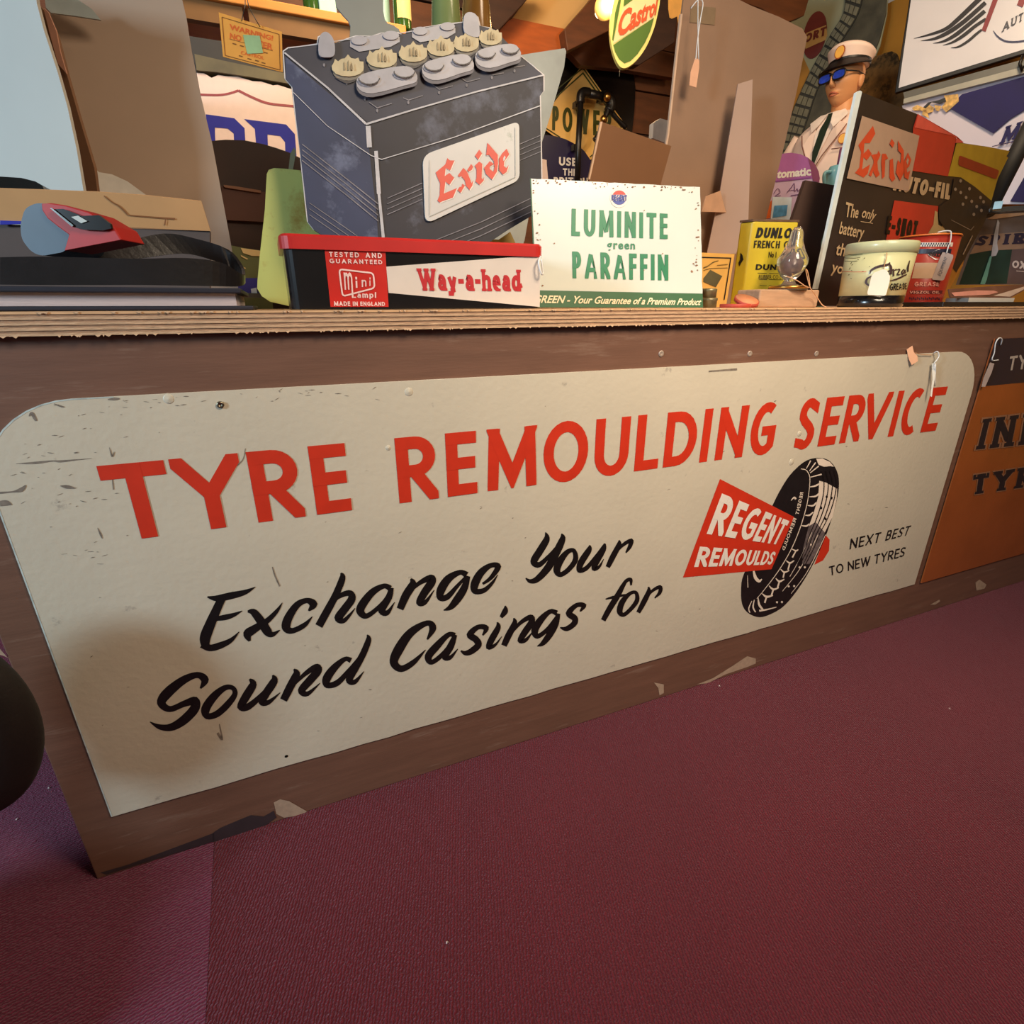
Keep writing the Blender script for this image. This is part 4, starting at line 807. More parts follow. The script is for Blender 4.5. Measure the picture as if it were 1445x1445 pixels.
# ================================================================= MANNEQUIN
hd = depth(1193, 112, 2.55); az = math.atan2(hd.x-CAM.x, hd.y-CAM.y)
cdir = Vector((-math.sin(az), -math.cos(az), 0)); ldir = Vector((-math.cos(az), math.sin(az), 0))
fw = (cdir*math.cos(math.radians(34))+ldir*math.sin(math.radians(34))).normalized(); rt = Vector((fw.y, -fw.x, 0)); up = Vector((0, 0, 1))
def W(x, y, z, o=None): return (o or hd)+rt*x+fw*y+up*z
mn = thing('mannequin', 'mannequin in white service uniform and cap with blue sunglasses', 'mannequin', (hd.x, hd.y, 0))
m_skin = mat('mannequin_skin', (214, 150, 98), .5, .04, 20); m_uni = mat('uniform_white', (238, 210, 194), .75, .04, 10, .1, 120)
def headfn(p):
    x, y, z = p.x, p.y, p.z
    t_ = max(0, -z/.12); x *= 1-.22*t_**2; 
    if y > 0: y = y*(1-.10*t_)+.012*math.exp(-((z+.095)/.025)**2)*math.exp(-(x/.03)**2)
    else: y *= 1-.35*max(0, -z/.12)
    if y > 0:
        y += .004*math.exp(-(x/.013)**2)*max(0, math.exp(-((z+.030)/.018)**2))      # nose
        y += .010*math.exp(-(x/.010)**2)*math.exp(-((z+.005)/.02)**2)
        y += .009*math.exp(-(x/.024)**2)*math.exp(-((z+.064)/.006)**2)+.009*math.exp(-(x/.020)**2)*math.exp(-((z+.078)/.006)**2)   # lips
        y += .006*math.exp(-((z-.02)/.012)**2)                                       # brow
        y -= .007*math.exp(-((abs(x)-.032)/.016)**2)*math.exp(-((z+.002)/.013)**2)   # eye sockets
        y += .005*math.exp(-((abs(x)-.048)/.02)**2)*math.exp(-((z+.03)/.02)**2)      # cheekbones
    return rt*x+fw*y+up*z
make('head', MB().ball(hd, 1, (.074, .092, .118), 96, 110, headfn), m_skin, mn)
def face(x, z, off=.001): 
    y0 = .092*math.sqrt(max(0, 1-(z/.118)**2-(x/.074)**2)); return hd+headfn(Vector((x, y0, z)))+fw*off
m_lip = mat('lip_tone', (186, 104, 74), .5)
make('upper_lip', MB().tube([face(x, -.066+.003*math.cos(x*90)-abs(x)*.12) for x in (-.026, -.018, -.009, 0, .009, .018, .026)], [.0012, .003, .0042, .0036, .0042, .003, .0012], 8), m_lip, mn)
make('lower_lip', MB().tube([face(x, -.076+abs(x)*.14) for x in (-.022, -.014, -.006, 0, .006, .014, .022)], [.0012, .0036, .005, .0052, .005, .0036, .0012], 8), m_lip, mn)
make('nose', MB().loft([[face(0, z, 0)+rt*(wd*math.cos(a))+fw*(dp*math.sin(a)-.004) for a in [math.pi*i/10-.3*(0) for i in range(11)]] for z, wd, dp in ((.004, .006, .008), (-.012, .007, .012), (-.026, .010, .018), (-.036, .014, .022), (-.043, .015, .016), (-.047, .010, .006))]), m_skin, mn)
for s_ in (-1, 1): make('ear', MB().ball(W(s_*.074, -.008, -.02), 1, (.010, .018, .030), 10, 8, lambda p: rt*p.x+fw*p.y+up*p.z), m_skin, mn)
make('neck', MB().loft([[W(r_*math.cos(a)*1.0, -.02+r_*math.sin(a), z) for a in [2*math.pi*i/20 for i in range(20)]] for r_, z in ((.052, -.07), (.05, -.12), (.056, -.16), (.07, -.19))]), m_skin, mn)
W0 = W
def W(x, y, z, o=None): return W0(x, y, z+(.035 if z < -.15 else 0), o)
def ring(z, wx, wy, oy=0.0, n=24, p=2.6):
    out = []
    for i in range(n):
        a = 2*math.pi*i/n; c_, s_ = math.cos(a), math.sin(a)
        out.append(W(wx*math.copysign(abs(c_)**(2/p), c_), oy+wy*math.copysign(abs(s_)**(2/p), s_), z))
    return out
HZ = hd.z
make('jacket', MB().loft([ring(-.165, .062, .062, -.02), ring(-.185, .11, .075, -.02), ring(-.215, .18, .095, -.02), ring(-.26, .215, .11, -.015), ring(-.34, .205, .125, -.005), ring(-.45, .195, .13, 0), ring(-.6, .17, .12, 0), ring(-.78, .19, .125, 0), ring(-.92, .195, .13, 0)]), m_uni, mn, subsurf=1)
for s_ in (-1, 1):
    make('sleeve', MB().tube([W(s_*.175, -.015, -.245), W(s_*.232, -.01, -.33), W(s_*.25, .0, -.52), W(s_*.245, .06, -.76)], [.062, .062, .054, .044], 16), m_uni, mn)
    hp = W(s_*.245, .07, -.80); mb = MB().loft([[hp+rt*(r_*.45*math.cos(a))+fw*(r_*math.sin(a))+up*z for a in [2*math.pi*i/12 for i in range(12)]] for r_, z in ((.026, .05), (.034, .01), (.042, -.03), (.038, -.07))])
    for k in range(4): mb.tube([hp+fw*(-.03+k*.019)+up*-.06, hp+fw*(-.028+k*.018)+up*(-.095-(.01 if k in (1, 2) else 0))-rt*s_*.004, hp+fw*(-.026+k*.017)+up*(-.125-(.012 if k in (1, 2) else 0))-rt*s_*.014], [.009, .0085, .007], 8)
    mb.tube([hp+fw*.03+up*-.0, hp+fw*.048+up*-.04-rt*s_*.008, hp+fw*.046+up*-.075-rt*s_*.014], [.011, .010, .008], 8)
    make('hand', mb, m_skin, mn)
    make('trouser_leg', MB().loft([[W(s_*.092+r_*math.cos(a), r_*math.sin(a), z) for a in [2*math.pi*i/16 for i in range(16)]] for r_, z in ((.105, -.86), (.095, -1.05), (.07, -1.3), (.062, -(HZ-.015)))]), m_uni, mn)
    make('shoe', MB().box(W(s_*.092, .05, -(HZ+.007)), (.09, .26, .055), rz=math.atan2(fw.y, fw.x)-math.pi/2), m_black, mn, bevel=.015)
# front details laid on the chest, in the mannequin's own frame
def chest(x, z, off=.004): 
    # front surface of the jacket
    zs_ = [(-.165, .062, .062, -.02), (-.185, .11, .075, -.02), (-.215, .18, .095, -.02), (-.26, .215, .11, -.015), (-.34, .205, .125, -.005), (-.45, .195, .13, 0), (-.6, .17, .12, 0), (-.78, .19, .125, 0)]
    for a, b in zip(zs_, zs_[1:]):
        if b[0] <= z <= a[0]: break
    f = (z-a[0])/(b[0]-a[0]); wx, wy, oy = [a[i]+(b[i]-a[i])*f for i in (1, 2, 3)]
    u = min(.98, abs(x)/wx); return W(x, oy+wy*(1-u**2.6)**(1/2.6)+off, z)
def strip(pts, off, th=None):
    mb = MB(); n = len(pts)
    mb.add([chest(a[0], a[1], off) for a in pts]+[chest(a[2], a[1], off) for a in pts], [(i, i+1, i+1+n, i+n) for i in range(n-1)]); return mb
make('shirt', strip([(-.03, -.17, .03), (-.045, -.20, .045), (-.04, -.26, .04), (-.02, -.34, .02), (-.002, -.42, .002)], .006), mat('shirt_white', (240, 222, 210), .7), mn)
make('tie', strip([(-.016, -.175, .016), (-.012, -.20, .012), (-.02, -.24, .02), (-.018, -.34, .018), (-.001, -.42, .001)], .010), mat('tie_green', (22, 40, 26), .6), mn)
mpip = mat('brown_piping', (120, 70, 60), .6)
for s_ in (-1, 1):
    make('collar', MB().prism([chest(s_*.012, -.178, .018), chest(s_*.06, -.172, .02), chest(s_*.095, -.20, .02), chest(s_*.055, -.25, .02), chest(s_*.03, -.225, .02)], -fw*.004), mat('shirt_white', (240, 222, 210)), mn)
    make('lapel', MB().prism([chest(s_*.05, -.215, .013), chest(s_*.11, -.25, .013), chest(s_*.085, -.30, .013), chest(s_*.004, -.43, .013)], -fw*.004), m_uni, mn)
    make('piping', MB().tube([chest(s_*.112, -.25, .016), chest(s_*.087, -.30, .017), chest(s_*.04, -.37, .018), chest(s_*.002, -.44, .016)], .0022, 6), mpip, mn)
make('pocket_edge', MB().tube([chest(-.075, -.345, .006), chest(-.115, -.348, .006), chest(-.15, -.345, .006)], .002, 6), mpip, mn)
def emblem(c, nx, rx, rz, name):
    nx = nx.normalized(); u = Vector((-nx.y, nx.x, 0)).normalized(); v = nx.cross(u)
    if v.z < 0: v = -v
    pts = [c+u*rx*math.cos(a)+v*rz*math.sin(a) for a in [2*math.pi*i/18 for i in range(18)]]
    e = make(name, MB().prism(pts, -nx*.003), mat('emblem_red', (160, 80, 40), .5), mn)
    make('emblem_face', MB().prism([c+nx*.001+u*rx*.84*math.cos(a)+v*rz*.84*math.sin(a) for a in [2*math.pi*i/18 for i in range(18)]], -nx*.002), mat('emblem_yellow', (240, 180, 80), .5), e, loc=WL[e])
emblem(chest(-.115, -.31, .012), fw-rt*.3, .021, .022, 'breast_emblem')
# cap
cc = W(0, -.012, .045)
cf = lambda p: rt*p.x+fw*p.y+up*p.z
crown = []
for r_, z, sy in ((.080, .0, 1.14), (.082, .018, 1.14), (.094, .042, 1.12), (.098, .052, 1.1), (.088, .064, 1.08), (.04, .066, 1.05)):
    crown.append([cc+rt*r_*math.cos(a)+fw*r_*sy*math.sin(a)+up*(z+.016*max(0, math.sin(a))*(z > .04)-.010*max(0, -math.sin(a))*(z > .04)) for a in [2*math.pi*i/32 for i in range(32)]])
make('cap_crown', MB().loft(crown), m_uni, mn)
mb = MB(); vs = []
for k in range(17):
    a = math.radians(10+160*k/16); 
    for r_, dz in ((.082, .012), (.118, -.012-.014*math.sin(a))): vs.append(cc+rt*r_*math.cos(a)+fw*(r_*1.13)*math.sin(a)+up*dz)
mb.add(vs, [(2*k, 2*k+2, 2*k+3, 2*k+1) for k in range(16)]); vz = make('cap_visor', mb, m_black, mn); so = vz.modifiers.new('s', 'SOLIDIFY'); so.thickness = .004
make('cap_band', MB().loft([[cc+rt*.0845*math.cos(a)+fw*.0845*1.14*math.sin(a)+up*z for a in [2*math.pi*i/32 for i in range(32)]] for z in (.0, .022)], cap=False), m_black, mn)
emblem(W(-.012, -.012+.108, .045+.040), fw*1-rt*.1+up*.1, .023, .027, 'cap_emblem')
mf = m_black
for s_ in (-1, 1):
    ctr = W(s_*.034, .104, -.006); nx = (fw+rt*s_*.15)
    make('lens', MB().prism([ctr+rt*.029*math.copysign(abs(math.cos(a))**.7, math.cos(a))+up*.017*math.copysign(abs(math.sin(a))**.7, math.sin(a)) for a in [2*math.pi*i/20 for i in range(20)]], fw*.002), mat('blue_mirror_lens', (40, 70, 190), .12, .3, 40, coat=.8), mn, label='shiny blue lens')
    make('lens_rim', MB().tube([ctr+fw*.001+rt*.030*math.copysign(abs(math.cos(a))**.7, math.cos(a))+up*.018*math.copysign(abs(math.sin(a))**.7, math.sin(a)) for a in [2*math.pi*i/20 for i in range(20)]], .0036, 6, True), mf, mn)
    make('glasses_arm', MB().tube([ctr+rt*s_*.028+up*.008, W(s_*.079, .03, .004), W(s_*.079, -.02, -.002)], .003, 6), mf, mn)
make('glasses_bridge', MB().tube([W(-.010, .106, .0), W(0, .109, .002), W(.010, .106, .0)], .0036, 6), mf, mn)
# ================================================================= THINGS ON THE COUNTER
def Yb(Y): return Y
# --- book
Yf = .02; xr = on_y(348, 433, Yf).x; zt_ = zz(250, 404, Yf); xl = xr-.62
t = thing('large_book', 'large dark hardback book lying flat at left end of the counter', 'book', ((xl+xr)/2, Yf+.13, H))
mcv = mat('navy_cloth', (26, 26, 40), .6, .1, 200)
make('cover', MB().box(((xl+xr)/2+.004, Yf+.13, H+.003), (.628, .268, .005)), mcv, t, bevel=.0015)
make('pages', MB().box(((xl+xr)/2-.006, Yf+.132, (H+.0055+zt_-.0075)/2), (.61, .25, zt_-.0075-H-.0055)), mat('page_edges', (206, 186, 184), .8, .08, 6, .4, 40, stretch=(1, 1, 60)), t)
make('cover', MB().box(((xl+xr)/2-.003, Yf+.13, zt_-.0045), (.62, .265, .006)), mcv, t, bevel=.0015)
# --- looped black band with red head
L2 = tr(0, 230, 3.44)
t = thing('headset', 'wide black band bent in a loop with red and black rounded head, on the book', 'headset', ((xl+xr)/2+.15, .13, zt_))
top = [(0, 363, .05), (60, 362, .05), (140, 364, .05), (200, 365, .05), (262, 364, .055), (310, 370, .065), (338, 385, .09), (346, 388, .12), (342, 374, .15), (322, 352, .17), (276, 337, .18), (232, 330, .18), (175, 342, .17), (120, 356, .16), (75, 362, .15)]
bot = [(0, 402, .05), (60, 402, .05), (140, 402, .05), (200, 402, .05), (262, 403, .055), (310, 404, .065), (338, 404, .09), (346, 400, .12), (344, 396, .15), (330, 380, .17), (296, 366, .18), (258, 358, .18), (205, 364, .17), (150, 372, .16), (100, 378, .15)]
T_, B2 = smooth(top, 4), smooth(bot, 4)
rings = []
for i, (a, b) in enumerate(zip(T_, B2)):
    A_3, B_3 = on_y(*a), on_y(*b); n_ = Vector((0, .004, 0))
    if 24 <= i <= 36: n_ = Vector((-.004, 0, 0))
    if i > 36: n_ = Vector((0, -.004, 0))
    B_3.z = max(B_3.z, zt_+.001)
    rings.append([A_3, A_3+n_, B_3+n_, B_3])
make('band', MB().loft(rings, smooth=False), mat('black_rubber', (34, 31, 32), .32, .15, 30, .15, 150), t)
P = y_plane(.085, yaw=-18, x0=on_y(60, 340, .085).x)
make('head_shell', slab(P, rrect(L2([(180, 192), (120, 220), (98, 300), (105, 370), (150, 430), (200, 452), (320, 430), (350, 340), (230, 200)]), 8), .07), mat('grey_shell', (70, 84, 98), .5, .1, 20), t, bevel=.004)
make('red_face', slab(P, L2([(212, 200), (260, 197), (330, 208), (440, 240), (560, 310), (600, 375), (322, 428), (345, 350), (290, 310), (240, 270), (215, 230)]), .05, .004), mat('glossy_red', (176, 34, 30), .55, .05), t, bevel=.002)
make('black_plate', slab(P, L2([(272, 230), (330, 228), (420, 262), (500, 258), (555, 300), (560, 322), (520, 332), (430, 328), (378, 316)]), .004, .008), mat('plate_black', (24, 20, 18), .2, coat=.5), t)
make('chrome_line', slab(P, L2([(272, 226), (282, 226), (384, 308), (378, 316)]), .003, .010), mat('chrome', (220, 225, 220), .15, .05, metal=1), t)
make('logo_patch', ppoly(MB(), P, L2([(372, 268), (405, 262), (450, 288), (420, 298)]), .0095), mat('pale_logo', (190, 190, 180), .3), t)
# --- cardboard box
t = thing('cardboard_box', 'flat cardboard box with an open tan flap behind the book', 'box', on_y(150, 433, .36))
P = y_plane(.33)
make('body', slab(y_plane(.335), [(-140, 312), (296, 326), (296, 436), (-140, 436)], .02), mat('grey_box_board', (84, 74, 72), .8, .1, 10), t)
make('flap', slab(Plane(on_y(150, 315, .33), (0, -1, -.35)), [(-140, 262), (0, 266), (62, 268), (140, 271), (210, 276), (284, 284), (297, 326), (170, 320), (0, 312), (-140, 306)], .004), mat('tan_corrugated', (206, 158, 108), .8, .06, 12, spot=(130, 90, 50), spot_amt=.26, spot_scale=60), t)
PF = Plane(on_y(150, 315, .33), (0, -1, -.35))
mb = MB(); stroke(mb, PF, L2([(505, 158, 4), (545, 190, 5), (580, 210, 7), (620, 250, 6)]), .001); stroke(mb, PF, L2([(620, 252, 5), (740, 262, 7), (850, 270, 8)]), .001); stroke(mb, PF, L2([(805, 272, 5), (800, 300, 8)]), .001); make('torn_crease', mb, mat('crease_brown', (140, 92, 54), .8), t)
make('blue_lining', slab(y_plane(.328), [(0, 311), (30, 312), (34, 316), (0, 317)], .003), mat('strong_blue', (44, 50, 158)), t)
t = tag(make('dark_dish', MB().prism([on_y(a, b, .38) for a, b in [(-40, 246), (0, 249), (30, 251), (50, 256), (60, 262), (62, 268), (-40, 268)]], (0, .05, 0)), mat('dish_black', (22, 24, 24), .25, coat=.4)), 'shiny black dish edge at far left above the tan flap', 'dish')
# --- big boards at left
E8 = tr(0, 0, 5.558)
P = Plane(on_y(90, 150, .50), (-.55, -1, 0))
t = board('white_showcard', 'large pale blue white showcard at the left edge of the counter', 'showcard', P, [(-160, -60), (44, -60), (52, 5), (62, 43), (81, 101), (95, 150), (108, 210), (118, 270), (130, 436), (-160, 436)], .006, mat('bluish_white_card', (192, 190, 182), .7, .06, 4), loc=on_y(60, 434, .55))
P = y_plane(.62, lean=3)
t = board('folding_showcard', 'large brown backed showcard with strut behind the tan cardboard box', 'showcard', P, [(60, -60), (247, -60), (256, -5), (263, 25), (270, 70), (282, 130), (300, 205), (325, 340), (342, 436), (120, 436), (135, 275), (120, 200), (94, 104), (70, 22)], .006, mat('grey_brown_card', (172, 148, 128), .75, .05, 5), loc=on_y(230, 434, .62))
make('strut', slab(Plane(on_y(100, 150, .56), (-.8, -1, 0)), [(52, 5), (66, 18), (80, 50), (94, 104), (110, 160), (133, 237), (138, 275), (116, 275), (101, 171), (81, 101), (62, 43)], .005), mat('strut_brown', (128, 92, 66), .8, .06), t)
make('strut_flap', slab(Plane(on_y(78, 60, .55), (-.6, -1, 0)), E8([(340, 60), (380, 100), (440, 240), (470, 400), (522, 578), (455, 500), (400, 300)]), .002), mat('pink_card_edge', (190, 140, 118), .8), t)
make('top_flap', slab(Plane(on_y(100, 10, .59), (.1, -1, .2)), E8([(360, 60), (400, 100), (560, 120), (790, 155), (720, 70), (600, -10), (500, -80), (340, -80)]), .003), mat('bluish_grey_card', (160, 170, 170), .8), t)
make('torn_paper', slab(y_plane(.605, lean=3), [(133, 237), (140, 243), (158, 246), (180, 256), (206, 275), (200, 300), (136, 300)], .001), mat('torn_white', (216, 212, 204), .8), t)
# --- brown dome board behind
K3 = tr(300, 180, 5.557)
P = y_plane(.85)
t = board('round_topped_board', 'dark brown round topped board behind the green plate', 'board', P, K3([(-60, 110), (0, 104), (100, 95), (250, 100), (400, 130), (500, 160), (600, 195), (700, 245), (720, 960)])+to_floor(430, 290, .85), .02, m_darkbrown)
make('batten', slab(P, K3([(70, 465), (380, 510), (700, 545), (700, 760), (380, 745), (100, 730)]), .012, .014), mat('reddish_batten', (78, 40, 22), .6, .15, 8), t)
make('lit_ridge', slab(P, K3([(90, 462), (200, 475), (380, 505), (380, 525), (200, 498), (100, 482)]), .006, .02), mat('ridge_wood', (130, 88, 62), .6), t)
P = y_plane(.835)
t = board('green_round_sign', 'green and cream round sign low behind the book, under the brown board', 'sign', P, K3([(110, 915), (150, 925), (240, 944), (370, 962), (420, 965)])+to_floor(372, 322, .835), .01, mat('sign_green', (112, 122, 80), .5, .2, 8))
make('cream_arc', ppoly(MB(), P, K3([(222, 945), (370, 965), (400, 1010), (310, 1008), (240, 985)]), .003), mat('pale_cream', (246, 222, 160)), t)
for k, q in enumerate([[(222, 1000), (280, 1030), (270, 1036), (225, 1012)], [(215, 1080), (262, 1102), (255, 1110), (218, 1092)]]): make('pale_dash', ppoly(MB(), P, K3(q), .003), mat('pale_cream', (246, 222, 160)), t)
t = board('violet_sign', 'small violet sign with white mark just right of the book end', 'sign', y_plane(.6), K3([(200, 1180), (380, 1180), (380, 1310), (200, 1310)]), .006, mat('violet', (72, 60, 128), .5), loc=on_y(352, 418, .6))
make('white_mark', ppoly(MB(), y_plane(.6), K3([(300, 1265), (345, 1255), (350, 1300), (305, 1300)]), .002), m_white, t)
make('shelf_lip', slab(y_plane(.59), K3([(205, 1295), (380, 1300), (380, 1335), (205, 1330)]), .01), mat('slate_metal', (96, 94, 84)), t)
# --- green plate, gold tone of warm light put into its colour
P = y_plane(.30, lean=4)
plate = K3([(425, 365), (440, 332), (480, 318), (560, 322), (690, 336), (715, 430), (740, 700), (778, 780), (830, 830)])+[(470, 335), (560, 336), (640, 336), (704, 338), (720, 327), (727, 342), (734, 380), (734, 425)]+K3([(640, 1408), (560, 1390), (450, 1365), (385, 1320), (350, 1262), (352, 1200), (370, 1000), (395, 780), (410, 640), (420, 450)])
t = board('green_plate', 'green metal plate with warm gold light in its colour, standing behind the red lidded tin', 'plate', P, plate, .003, mat('green_warm_light', (190, 194, 112), .42, .10, 5, metal=.1, spot=(168, 140, 66), spot_amt=.5, spot_scale=4), loc=on_y(400, 433, .30))
make('strip', slab(y_plane(.33), K3([(640, 155), (655, 190), (630, 330), (595, 330), (610, 200)]), .003), mat('sage_strip', (124, 122, 96), .5), t)
# --- grey plate, bottle cut-out
t = tag(make('grey_metal_plate', slab(y_plane(.42), [(660, 82), (700, 79), (732, 78), (770, 72), (797, 68), (799, 72), (796, 95), (786, 130), (776, 165), (765, 200), (740, 340), (700, 434), (640, 434)], .003), mat('zinc', (158, 162, 156), .5, .12, 20, spot=(80, 80, 78), spot_amt=.28, spot_scale=60)), 'grey zinc plate with a pointed corner right behind the battery picture', 'plate')
B5 = tr(400, 0, 6.568)
t = tag(make('bottle_cutout', slab(y_plane(.38), B5([(470, -200), (480, -20), (490, 60), (520, 100), (560, 150), (600, 190), (622, 240), (615, 350), (560, 2600), (1100, 2600), (1090, 320), (1070, 270), (1020, 235), (965, 215), (940, 180), (925, 100), (925, -200)]), .004), mat('grey_card_back', (138, 140, 134), .7, .1, 6)), 'grey back of a bottle shaped cutout above the battery picture', 'cutout')
# --- battery showcard
M2 = tr(360, 0, 3.141); P = y_plane(.21, lean=2)
outl = M2([(127, 228), (150, 212), (277, 200), (282, 165), (310, 150), (345, 178), (352, 196), (412, 172), (450, 160), (520, 162), (560, 148), (630, 145), (650, 158), (695, 128), (760, 120), (830, 108), (930, 98), (922, 75), (950, 57), (985, 78), (995, 118), (1040, 125), (1085, 165), (1098, 198), (1150, 205), (1170, 245), (1278, 335), (1278, 405), (1262, 425), (1266, 620), (1270, 870), (1262, 935), (1120, 1020), (1060, 1060), (980, 1110), (780, 1240), (560, 1345), (400, 1200), (300, 1045), (262, 1020), (235, 985), (225, 900), (218, 830), (208, 740), (200, 650), (186, 560), (170, 420), (165, 385), (135, 350)])
t = thing('battery_showcard', 'big cutout showcard of a black car battery behind the red lidded tin', 'showcard', on_y(560, 433, .21))
make('board', slab(P, outl, .004), mat('battery_right', (42, 42, 52), .6, .3, 7, spot=(84, 88, 104), spot_amt=.47, spot_scale=4), t)
make('rim', slab(Plane(P.A-P.n*.0002, P.n), [(a+(-1.5 if a < 560 else 1.5), b-1) for a, b in outl], .003), mat('card_rim', (210, 205, 205), .7), t)
o = .0006
make('left_face', ppoly(MB(), P, M2([(133, 250), (490, 552), (505, 660), (540, 960), (560, 1345), (400, 1200), (300, 1045), (262, 1020), (235, 985), (218, 830), (186, 560), (168, 390), (137, 350)]), o), mat('battery_left', (48, 58, 88), .6, .3, 6, spot=(92, 102, 130), spot_amt=.48, spot_scale=5), t)
make('top_face', ppoly(MB(), P, M2([(133, 235), (155, 215), (640, 155), (930, 100), (1060, 130), (1170, 245), (1275, 332), (880, 440), (500, 545)]), o), mat('battery_top', (56, 58, 72), .6, .3, 8), t)
ml = mat('pencil_light', (186, 186, 192), .6, .15, 60); mb = MB()
for q in ([(130, 235, 7), (320, 390, 8), (490, 550, 10)], [(490, 552, 9), (700, 488, 7), (980, 408, 7), (1275, 335, 7)], [(500, 560, 22), (506, 655, 22)], [(535, 670, 16), (548, 860, 18)], [(548, 860, 12), (572, 1100, 14)],
          [(512, 690, 4), (560, 708, 4), (880, 610, 4), (1262, 470, 5)], [(170, 412, 3), (320, 560, 3), (512, 690, 4)], [(1170, 245, 4), (1240, 300, 4)], [(150, 215, 4), (400, 178, 4), (640, 150, 4), (930, 98, 4)]):
    stroke(mb, P, M2(q), .0014, sm=False)
make('highlight_lines', mb, ml, t); mb = MB()
for k in range(4):
    d = k*24; stroke(mb, P, M2([(208, 640+d, 4), (400, 790+d, 5), (545, 905+d*1.05, 5)]), .0014, sm=False)
    stroke(mb, P, M2([(585, 880+d, 3), (740, 812+d, 4)]), .0014, sm=False); stroke(mb, P, M2([(1172, 640+d, 3), (1266, 600+d, 3)]), .0014, sm=False)
for k in range(3): stroke(mb, P, M2([(240, 900+k*26, 3), (400, 1010+k*26, 4), (470, 1060+k*26, 3)]), .0014, sm=False); stroke(mb, P, M2([(760, 1080+k*30, 3), (1000, 985+k*30, 4), (1262, 860+k*30, 3)]), .0014, sm=False)
for q in ([(505, 455), (540, 480), (605, 460)], [(655, 435), (680, 445), (742, 425)], [(780, 372), (815, 398), (875, 382)], [(915, 350), (938, 365), (995, 350)], [(1050, 335), (1100, 325)], [(1145, 300), (1195, 292)]):
    stroke(mb, P, M2([(a, b, 4) for a, b in q]), .0014, sm=False)
for x, y in ((540, 492), (678, 456), (814, 412), (936, 380), (1048, 345), (1148, 316), (305, 290), (405, 370), (486, 440)): ppoly(mb, P, M2(ellipse(x, y, 5, 8, 8)), .0016)
rl_ = make('rib_lines', mb, mat('rib_grey', (118, 116, 124), .6, .3, 60), t); rl_['kind'] = 'stuff'
mlead = mat('lead_grey', (150, 150, 160), .45, .12, 40); mcr = mat('cream_cap', (190, 176, 142), .6, .12, 60); mdk = mat('drawn_shadow', (44, 42, 50), .5, .1)
for q in (((460, 190), (600, 168), 40), ((730, 148), (850, 128), 36)):
    (a, b), (c_, d_), r_ = q
    make('link_bar', ppoly(MB(), P, M2([(a-r_, b-8), (c_, d_-r_*.6), (c_+r_, d_), (c_+r_, d_+20), (c_, d_+42), (a, b+42), (a-r_, b+20)]), .002), mlead, t)
    for x, y in ((a, b-6), (c_, d_-6)): make('link_stud', slab(P, M2(ellipse(x, y, r_*.9, r_*.5, 16)), .002, .004), mlead, t)
for x, y, rx, ry in ((410, 300, 70, 55), (560, 262, 66, 54), (698, 238, 62, 52), (820, 212, 60, 52), (932, 194, 56, 50), (1040, 168, 50, 46)):
    make('cap_side', ppoly(MB(), P, M2(ellipse(x+3, y+ry*.42, rx*.98, ry*.66, 20)), .0022), mat('cap_side_grey', (120, 114, 104), .6, .2, 60), t)
    pr = [(-1, .25), (-1.02, -.05), (-.9, -.3), (-.82, -.62), (-.62, -.42), (-.42, -.62), (-.2, -.66), (0, -.98), (.2, -.68), (.46, -.62), (.66, -.72), (.74, -.42), (.98, -.4), (1.0, .05), (.98, .3), (.8, .55), (.5, .72), (.1, .8), (-.35, .76), (-.75, .58)]
    pts = [(x+rx*a_, y+ry*b_) for a_, b_ in pr]
    make('filler_cap', slab(P, M2(pts), .002, .004), mcr, t)
    make('cap_shadow', stroke(MB(), P, M2([(x-rx*.8, y+ry*.82, 3), (x, y+ry*1.22, 12), (x+rx*.8, y+ry*.82, 3)]), .0022), mdk, t)
    mb = MB()
    for dx, q_ in ((-.25, 1), (.02, 1.3), (.22, .7)): stroke(mb, P, M2([(x+rx*dx, y-ry*.35*q_, 4), (x+rx*dx+3, y+ry*.3, 10)]), .0048, sm=False)
    make('cap_fold', mb, mat('fold_brown', (150, 134, 104), .6), t)
for q in (((500, 360), (655, 330), 52), ((785, 302), (908, 275), 48), ((1015, 248), (1120, 228), 44)):
    (a, b), (c_, d_), r_ = q
    make('bar_side', ppoly(MB(), P, M2(smooth([(a-r_, b+14), (a, b), (c_, d_), (c_+r_, d_+14), (c_+r_*1.08, d_+54), (c_, d_+72), (a+20, b+78), (a-r_*.8, b+60)], 3, True)), .0068), mat('bar_side_grey', (104, 102, 110), .6, .2, 60), t)
    make('link_bar', ppoly(MB(), P, M2(smooth([(a-r_, b), (a, b-r_*.6), (c_, d_-r_*.55), (c_+r_, d_), (c_+r_*1.05, d_+40), (c_, d_+58), (a+20, b+62), (a-r_*.8, b+45)], 3, True)), .0075), mlead, t)
    for x, y in ((a, b), (c_, d_)):
        make('link_stud', slab(P, M2(ellipse(x, y, r_*.85, r_*.5, 18)), .002, .0095), mlead, t)
        make('stud_ring', stroke(MB(), P, M2([(p_[0], p_[1], 5) for p_ in ellipse(x, y, r_*.88, r_*.52, 14, 0, 180)]), .0105, sm=False), mdk, t)
make('terminal_post', slab(P, M2(smooth([(282, 250), (282, 180), (300, 152), (325, 155), (348, 190), (350, 250), (318, 262)], 3, True)), .003, .006), mlead, t)
make('terminal_post', slab(P, M2(smooth([(925, 150), (922, 80), (945, 60), (978, 75), (990, 130), (985, 170)], 3, True)), .003, .0045), mlead, t)
R2 = tr(590, 170, 8.03)
